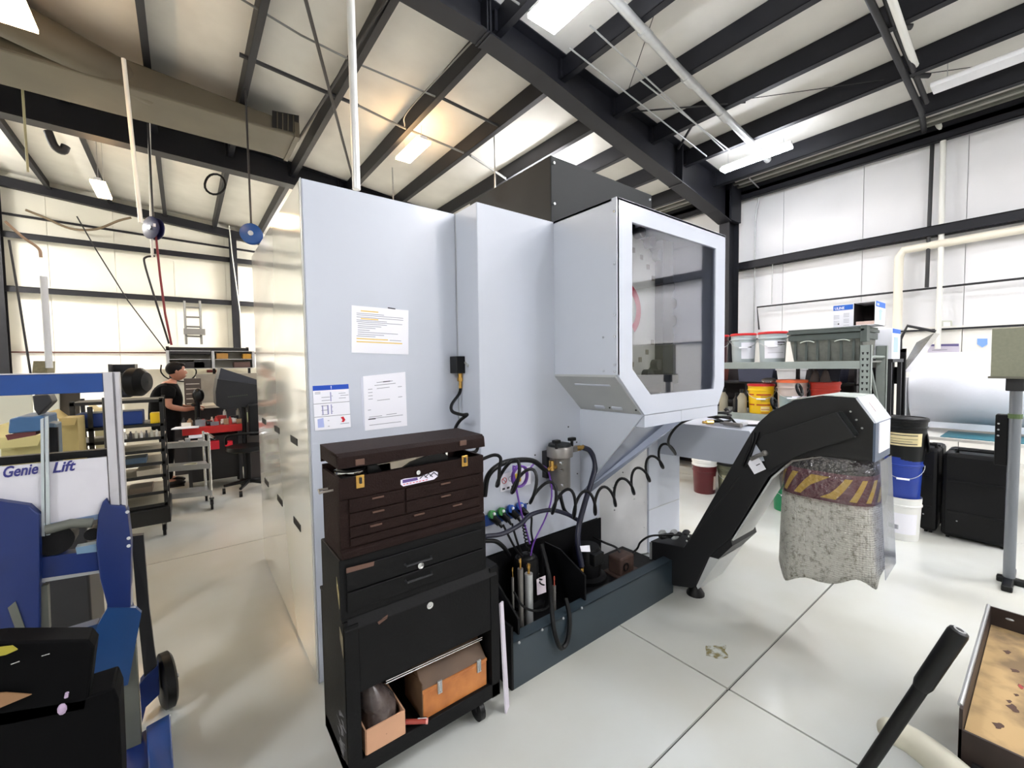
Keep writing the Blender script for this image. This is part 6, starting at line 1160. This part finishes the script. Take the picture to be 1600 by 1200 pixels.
# red work table, clutter
rt = thing('red_work_table', 'red-topped steel work table in front of the man', 'table', (0.28, 6.6, 0))
rdT = M('table_red', (190, 28, 24), 0.45, var=0.15)
part(rt, 'table_top', rdT, lambda m: m.box((-0.04, 6.42, 0.70), (0.57, 6.85, 0.79)), bev=0.006)
part(rt, 'lower_chassis', M('cabinet_black', (12, 10, 12), 0.5), lambda m: m.box((0.0, 6.5, 0.10), (0.56, 6.8, 0.66)), bev=0.006)
for x, y in ((0.02, 6.46), (0.54, 6.46), (0.02, 6.80), (0.54, 6.80)): part(rt, 'leg', steel, B((x-0.018, y-0.018, 0.0), (x+0.018, y+0.018, 0.74)))
part(rt, 'red_clamp', redm, lambda m: m.box((0.22, 6.40, 0.50), (0.32, 6.5, 0.60)).box((0.38, 6.42, 0.52), (0.46, 6.5, 0.58)))
part(rt, 'label', paper, B((0.02, 6.418, 0.66), (0.16, 6.42, 0.70)))
ORD = ['first', 'second', 'third', 'fourth', 'fifth', 'sixth', 'seventh', 'eighth', 'ninth', 'tenth', 'eleventh', 'twelfth', 'last']
random.seed(33)
cls = [((230, 226, 214), 'white'), ((40, 40, 44), 'black'), ((190, 50, 44), 'red'), ((150, 120, 90), 'tan'), ((120, 124, 128), 'grey')]
for k in range(26):
    x = -0.02+0.6*((k % 13)/13)+random.random()*0.02; y = 6.48+0.16*(k//13)+random.random()*0.05; c, nm = cls[(k*3+k//5) % 5]; r = 0.02+0.02*random.random(); h_ = 0.06+0.12*random.random()
    mm = M('clut_'+nm, c, 0.4)
    m = MB()
    if k % 3 == 0: m.box((x-r, y-r, 0.791), (x+r*1.6, y+r, 0.791+h_*0.6))
    elif k % 3 == 1: m.cyl((x, y, 0.791), (x, y, 0.791+h_), r, r*0.7, n=12).cyl((x, y, 0.791+h_), (x, y, 0.80+h_+0.012), r*0.4, n=8)
    else: m.cyl((x-0.02, y, 0.791+r), (x+0.03, y+0.01, 0.791+r), r, n=12)
    tag(m.build('small_part', mm, None, org=(x, y, 0.791)), '%s %s in the %s row on the red table, %s from the left' % (nm, ('block', 'upright bottle', 'lying cylinder')[k % 3], ('front', 'rear')[k//13], ORD[k % 13]), 'part', 'clutter on the red table')
tag(MB().prism([(-0.14, 6.36, 0.792), (0.12, 6.33, 0.792), (0.13, 6.52, 0.792), (-0.10, 6.54, 0.792)], (0, 0, 0.012)).build('white_cloth', paper, None, org=(0, 6.4, 0.792)), 'white cloth lying over the left end of the red table', 'cloth')
tag(MB().cyl((0.36, 6.62, 0.83), (0.50, 6.60, 0.84), 0.022, n=14).build('paper_roll', paper, None, smooth=True, org=(0.43, 6.6, 0.81)), 'white paper roll lying on the red table', 'roll')
t = thing('desk_fan', 'small black round tool head standing beside the man on the bench', 'tool', (0.17, 6.75, 0.79))
part(t, 'head', blackf, lambda m: m.sphere(PY(310, 618, 6.7), 0.062, 16, (1, 1, 1.5)).sphere(PY(305, 632, 6.7), 0.035, 10, (1.3, 1, 0.8)), smooth=True)
part(t, 'neck', blackf, lambda m: m.cyl(V((PY(308, 640, 6.7).x, 6.7, 0.791)), PY(308, 625, 6.7), 0.03, n=12), smooth=True)
bc = thing('back_bench', 'grey bench with drawers and a light stone splashback behind the man', 'bench', (0.4, 7.8, 0))
part(bc, 'bench_top', M('bench_pale', (205, 200, 186), 0.6), B((-0.2, 7.55, 0.93), (1.6, 8.2, 0.97)))
part(bc, 'splashback', M('splash_grey', (150, 144, 132), 0.7, var=0.2, scale=8), B((0.15, 8.18, 0.97), (1.2, 8.2, 1.42)))
part(bc, 'cabinet', M('cabinet_dark', (40, 38, 40), 0.6), B((-0.15, 7.6, 0.0), (1.6, 8.15, 0.93)))
part(bc, 'drawer_unit', M('drawer_brown', (70, 62, 56), 0.6), B((0.0, 7.8, 0.97), (0.20, 8.1, 1.36)))
for k in range(5): part(bc, 'drawer_front', M('drawer_pale', (196, 190, 178), 0.6), B((0.02, 7.795, 0.99+k*0.072), (0.18, 7.80, 1.0+k*0.072)))
# dark computer hood
hd = thing('machine_hood', 'big black angular machine hood beside the glossy cabinet side', 'machine', (0.55, 6.6, 0))
hp_ = [PY(338, 635, 6.4), PY(337, 610, 6.4), PY(343, 575, 6.4), PY(402, 598, 6.4), PY(404, 632, 6.4), PY(375, 640, 6.4)]
part(hd, 'hood', M('hood_navy', (10, 11, 16), 0.45), lambda m: m.prism([PY(340, 592, 6.4), PY(403, 601, 6.4), PY(404, 633, 6.4), PY(350, 640, 6.4), PY(338, 634, 6.4), PY(337, 612, 6.4)], (0, 0.6, 0)))
part(hd, 'sloped_top', M('hood_grey', (40, 42, 50), 0.45), lambda m: m.prism([PY(341, 592, 6.4), PY(345, 575, 6.4), PY(404, 594, 6.4), PY(404, 601, 6.4)], (0, 0.6, 0)))
part(hd, 'faint_lettering', M('hood_mark', (60, 66, 50), 0.6), lambda m: [m.box((PY(356+3.2*k, 620, 6.4).x, 6.396, PY(356, 619.5-k*0.2, 6.4).z-0.012), (PY(358.2+3.2*k, 620, 6.4).x, 6.399, PY(356, 619.5-k*0.2, 6.4).z)) for k in range(10)])
part(hd, 'support', steel, lambda m: m.box((0.578, 6.5, 0.0), (0.61, 6.56, 1.05)))
part(hd, 'base_cabinet', M('hood_base', (48, 42, 40), 0.6), B((0.62, 6.45, 0.0), (1.0, 6.95, 0.99)))
part(hd, 'base_label', M('label_greenish', (170, 176, 130), 0.6), B((0.63, 6.445, 0.80), (0.66, 6.45, 0.93)))
# office chair
ch = thing('office_chair', 'black office chair partly hidden behind the glossy cabinet side', 'chair', (0.58, 6.1, 0))
c_ = V((0.585, 6.05, 0))
part(ch, 'seat', blackf, lambda m: m.lathe(c_+V((0, 0, 0.50)), [(0, 0), (0.2, 0.0), (0.225, 0.02), (0.22, 0.06), (0, 0.07)], 24), smooth=True)
part(ch, 'armrest', blackf, lambda m: m.tube(smooth_path([c_+V((-0.22, 0, 0.60)), c_+V((-0.2, -0.05, 0.70)), c_+V((0, -0.1, 0.72)), c_+V((0.2, -0.05, 0.70))], 5), 0.016, 8), smooth=True)
part(ch, 'backrest', blackf, B((0.62, 6.2, 0.65), (0.86, 6.25, 1.05)), bev=0.02)
part(ch, 'gas_post', blackp, lambda m: m.cyl(c_+V((0, 0, 0.12)), c_+V((0, 0, 0.5)), 0.028, n=12), smooth=True)
for k in range(5):
    a = 2*math.pi*k/5+0.5; e = c_+V((math.cos(a)*0.26, math.sin(a)*0.26, 0.085))
    l_ = part(ch, 'base_leg', blackf, lambda m: m.tube([c_+V((0, 0, 0.13)), e+V((0, 0, 0.01))], [0.026, 0.016], 8), smooth=True)
    MB().cyl(e+V((-0.015, 0, -0.05)), e+V((0.015, 0, -0.05)), 0.035, n=14).build('caster', blackr, l_, smooth=True)
# wall shelves with stock above the bench
ws = thing('stock_shelf', 'grey open shelf unit of dark stock on the left wall above the man', 'shelf', (0.4, 9.0, 1.5))
zt_, zm_, zb_ = PY(330, 548, 9).z, PY(330, 561, 9).z, PY(330, 575, 9).z
xa_, xm_, xb_ = PY(262, 560, 9).x, PY(333, 560, 9).x, PY(396, 560, 9).x
for z in (zt_, zm_, zb_): part(ws, 'board', galv, B((xa_, 9.0, z-0.01), (xb_, 9.35, z)))
for x in (xa_, xm_, xb_): part(ws, 'upright', galv, B((x-0.02, 8.99, zb_), (x+0.02, 9.35, zt_)))
for x in (xa_, xm_, xb_-0.06): part(ws, 'post', steel, B((x, 9.3, 0.0), (x+0.04, 9.35, zb_)))
part(ws, 'back', M('shelf_back', (186, 182, 168), 0.7), B((xa_, 9.35, zb_), (xb_, 9.36, zt_)))
for k, (x0_, x1_, z, h_, c, lb) in enumerate(((xa_+.03, xm_-.03, zm_+0.08, 0.085, (24, 22, 24), 'long black stock bar bundle on the upper left shelf'), (xa_+.03, xm_-.12, zb_+0.001, 0.11, (30, 28, 30), 'black stock box on the lower left shelf'), (xa_+0.34, xm_-.03, zb_+0.001, 0.16, (44, 46, 46), 'charcoal box at the middle of the lower shelf'), (xm_+.05, xm_+.22, zm_+0.001, 0.10, (176, 130, 60), 'tan cardboard tray on the upper right shelf'), (xm_+.3, xb_-.05, zb_+0.001, 0.10, (90, 66, 60), 'brown parts heap on the lower right shelf'), (xb_-.16, xb_-.03, zm_+0.001, 0.09, (200, 150, 50), 'amber box at the right end of the upper shelf'))):
    tag(MB().box((x0_, 9.01, z), (x1_, 9.28, z+h_)).build('stock_box', M('stock%d' % k, c, 0.6, var=0.2), None, bev=0.006, org=((x0_+x1_)/2, 9.1, z)), lb, 'box')
t = thing('round_bar', 'long dark metal tube lying on top of the wall shelf', 'tube', ((xa_+xb_)/2, 9.1, zt_))
part(t, 'tube', steel, lambda m: m.cyl((xa_, 9.1, zt_+0.03), (xb_-0.08, 9.1, zt_+0.03), 0.03, n=14), smooth=True)
for x in (xa_, xb_-0.08): part(t, 'end_cap', blackr, lambda m: m.cyl((x-0.02, 9.1, zt_+0.035), (x+0.02, 9.1, zt_+0.035), 0.038, n=14), smooth=True)
ld = thing('wall_ladder', 'narrow grey ladder frame fixed to the left wall beside the column', 'ladder', PY(303, 540, 15.1))
for x in (288, 312): part(ld, 'rail', cond, lambda m: m.tube([PY(x, 470, 15.1), PY(x+3, 538, 15.1)], 0.03, 8))
for y in (480, 495, 510, 525): part(ld, 'rung', cond, lambda m: m.tube([PY(289, y, 15.1), PY(314, y+1, 15.1)], 0.025, 8))
part(ld, 'step_plate', cond, lambda m: m.box(PY(287, 522, 14.9), PY(320, 515, 15.15)))
hose('thin black cord looping on the wall behind the man head', [PY(252, 570, 9.4), PY(252, 582, 9.4), PY(264, 592, 9.4), PY(290, 596, 9.4), PY(304, 588, 9.4), PY(306, 578, 9.4), PY(296, 570, 9.4)], 0.012, blackr, 6, 6, 'wall_cord_loop', 'cord')
bw2 = thing('white_bench_wall', 'low white partition wall behind the man and the hood', 'partition', (0.3, 9.5, 0))
part(bw2, 'partition_board', M('partition', (232, 228, 212), 0.6), B((PY(192, 600, 9.5).x, 9.5, 0), (2.2, 9.56, PY(300, 576, 9.5).z)))
part(bw2, 'red_sign', M('sign_maroon', (110, 40, 38), 0.6), lambda m: m.prism(q4([(323, 578), (338, 578), (338, 582), (323, 582)], 9.49), (0, 0.008, 0)))
part(bw2, 'red_switch', redm, lambda m: m.prism(q4([(317, 590), (325, 590), (325, 594), (317, 594)], 9.49), (0, 0.008, 0)))

# ------------------------------------------------------------------ the machinist
man = thing('person', 'man in a black t-shirt leaning over the bench, seen from the side', 'person', (-0.205, 7.0, 0))
skinm = M('skin', (168, 116, 92), 0.5); shirt = M('tshirt_black', (9, 9, 10), 0.9, spec=0.15); pants = M('trousers_dark', (11, 11, 14), 0.9, spec=0.15); hairm = M('hair_dark', (12, 8, 7), 0.7, spec=0.2)
def skinned(name, verts, edges, mat, parent, root=0, sub=2):
    me = bpy.data.meshes.new(name); o0 = ORG[parent.name]
    me.from_pydata([V(v[0])-o0 for v in verts], edges, [])
    bm = bmesh.new(); bm.from_mesh(me); bm.verts.ensure_lookup_table(); L = bm.verts.layers.skin.verify()
    for i, v in enumerate(bm.verts):
        r = verts[i][1]; v[L].radius = (r, r) if not isinstance(r, tuple) else r; v[L].use_root = (i == root)
    bm.to_mesh(me); bm.free()
    o = bpy.data.objects.new(name, me); COL.objects.link(o); o.parent = parent; me.materials.append(mat); ORG[o.name] = o0
    o.modifiers.new('skin', 'SKIN').use_smooth_shade = True
    s = o.modifiers.new('sub', 'SUBSURF'); s.levels = s.render_levels = sub
    return o
bx_, by_ = -0.205, 7.0           # pelvis column; he faces +x, leaning forward
def bp_(dx, dy, z): return (bx_+dx, by_+dy, z)
vs = [(bp_(0, 0, 0.86), (0.13, 0.10)), (bp_(0.0, 0, 1.0), (0.125, 0.10)), (bp_(0.03, 0, 1.16), (0.15, 0.11)), (bp_(0.06, 0, 1.28), (0.12, 0.09)), (bp_(0.085, 0, 1.335), 0.052), (bp_(0.11, 0, 1.38), 0.05),
      (bp_(0.0, -0.09, 0.80), 0.085), (bp_(0.01, -0.10, 0.45), 0.055), (bp_(-0.01, -0.10, 0.09), 0.04), (bp_(0.10, -0.11, 0.04), 0.038),
      (bp_(0.0, 0.09, 0.80), 0.085), (bp_(0.01, 0.10, 0.45), 0.055), (bp_(-0.01, 0.10, 0.09), 0.04), (bp_(0.10, 0.11, 0.04), 0.038),
      (bp_(0.05, -0.17, 1.27), 0.055), (bp_(0.04, -0.21, 1.04), 0.042), (bp_(0.20, -0.17, 0.985), 0.032), (bp_(0.265, -0.14, 0.99), 0.024),
      (bp_(0.05, 0.17, 1.27), 0.055), (bp_(0.07, 0.21, 1.04), 0.042), (bp_(0.22, 0.12, 0.99), 0.032), (bp_(0.285, 0.09, 1.0), 0.024)]
es = [(0,1),(1,2),(2,3),(3,4),(4,5),(0,6),(6,7),(7,8),(8,9),(0,10),(10,11),(11,12),(12,13),(3,14),(14,15),(15,16),(16,17),(3,18),(18,19),(19,20),(20,21)]
for base, s_ in ((17, 1), (21, -1)):
    wv = V(vs[base][0]); pi_ = len(vs)
    vs.append((tuple(wv+V((0.045, 0.01*s_, -0.002))), 0.022)); es.append((base, pi_))
    for k, (oy, ln) in enumerate(((-0.022, 0.062), (-0.008, 0.072), (0.008, 0.068), (0.022, 0.055))):
        a = len(vs); vs += [(tuple(wv+V((0.065, oy+0.01*s_, 0.0))), 0.0085), (tuple(wv+V((0.065+ln*0.55, oy*1.2+0.01*s_, -0.006))), 0.008), (tuple(wv+V((0.065+ln*0.9, oy*1.2+0.01*s_, -0.028))), 0.0065)]
        es += [(pi_, a), (a, a+1), (a+1, a+2)]
    a = len(vs); vs += [(tuple(wv+V((0.03, 0.035*s_, 0.008))), 0.010), (tuple(wv+V((0.06, 0.045*s_, -0.004))), 0.008)]; es += [(base, a), (a, a+1)]
skinned('body', vs, es, skinm, man)
hc = V(bp_(0.135, 0, 1.475))
def headfn(m):
    n_, rows_ = 24, 16
    rr = []
    for i in range(rows_+1):
        t = math.pi*i/rows_; z = math.cos(t)
        ring_ = []
        for k in range(n_):
            a = 2*math.pi*k/n_; ca, sa = math.cos(a), math.sin(a)
            rx = 0.096*(1-0.12*max(0, -z)); ry = 0.074*(1-0.28*max(0, -z))
            x = math.sin(t)*ca*rx; y = math.sin(t)*sa*ry; zz = z*0.118
            if ca > 0.85 and abs(sa) < 0.3:
                if -0.38 < z < 0.12: x += 0.020*(1-abs(z+0.18)/0.3)*(1-abs(sa)/0.3)      # nose
                if -0.75 < z < -0.5: x += 0.008                                     # lips, chin
            if 0.10 < z < 0.25 and ca > 0.6: x -= 0.006                              # eye sockets
            ring_.append(hc + V((x+0.02*max(0, -z), y, zz)))
        rr.append(ring_)
    skin(m, rr, n_)
hd_ = part(man, 'head', skinm, headfn, smooth=True)
hd_.rotation_euler = (0, 0, 0)
for s_ in (-1, 1):
    MB().sphere(hc+V((0.0, 0.074*s_, -0.005)), 0.022, 10, (0.7, 0.35, 1.2)).build('ear', skinm, hd_, smooth=True)
    MB().sphere(hc+V((0.082, 0.030*s_, 0.018)), 0.010, 10).build('eye', M('eye_white', (230, 228, 224), 0.3), hd_, smooth=True)
MB().tube([hc+V((0.093, -0.022, -0.065)), hc+V((0.100, 0, -0.062)), hc+V((0.093, 0.022, -0.065))], 0.004, 6).build('mouth', M('lips', (150, 90, 84), 0.5), hd_)
part(man, 'hair', hairm, lambda m: m.sphere(hc+V((-0.016, 0, 0.032)), 0.098, 20, (1.0, 0.84, 0.98)).sphere(hc+V((0.05, 0, 0.085)), 0.045, 12, (1.0, 1.2, 0.6)), smooth=True)
sv = [(bp_(0, 0, 0.76), (0.19, 0.16)), (bp_(0, 0, 0.88), (0.185, 0.155)), (bp_(0.0, 0, 1.0), (0.18, 0.15)), (bp_(0.03, 0, 1.16), (0.195, 0.15)), (bp_(0.06, 0, 1.275), (0.155, 0.125)), (bp_(0.07, 0, 1.315), 0.085),
      (bp_(0.05, -0.17, 1.275), 0.088), (bp_(0.045, -0.205, 1.12), 0.068), (bp_(0.05, 0.17, 1.275), 0.088), (bp_(0.065, 0.205, 1.12), 0.062)]
skinned('tshirt', sv, [(0,1),(1,2),(2,3),(3,4),(4,5),(4,6),(6,7),(4,8),(8,9)], shirt, man)
pv = [(bp_(0, 0, 0.90), (0.14, 0.112)), (bp_(0.0, -0.09, 0.78), 0.098), (bp_(0.01, -0.10, 0.45), 0.07), (bp_(-0.01, -0.10, 0.08), 0.06), (bp_(0.0, 0.09, 0.78), 0.098), (bp_(0.01, 0.10, 0.45), 0.07), (bp_(-0.01, 0.10, 0.08), 0.06)]
skinned('trousers', pv, [(0,1),(1,2),(2,3),(0,4),(4,5),(5,6)], pants, man)
for s_ in (-1, 1): part(man, 'shoe', blackr, lambda m: m.sphere(V(bp_(0.05, 0.105*s_, 0.045)), 0.06, 14, (2.1, 0.85, 0.75)).box(V(bp_(-0.07, 0.105*s_-0.045, 0.0)), V(bp_(0.16, 0.105*s_+0.045, 0.02))), smooth=True)
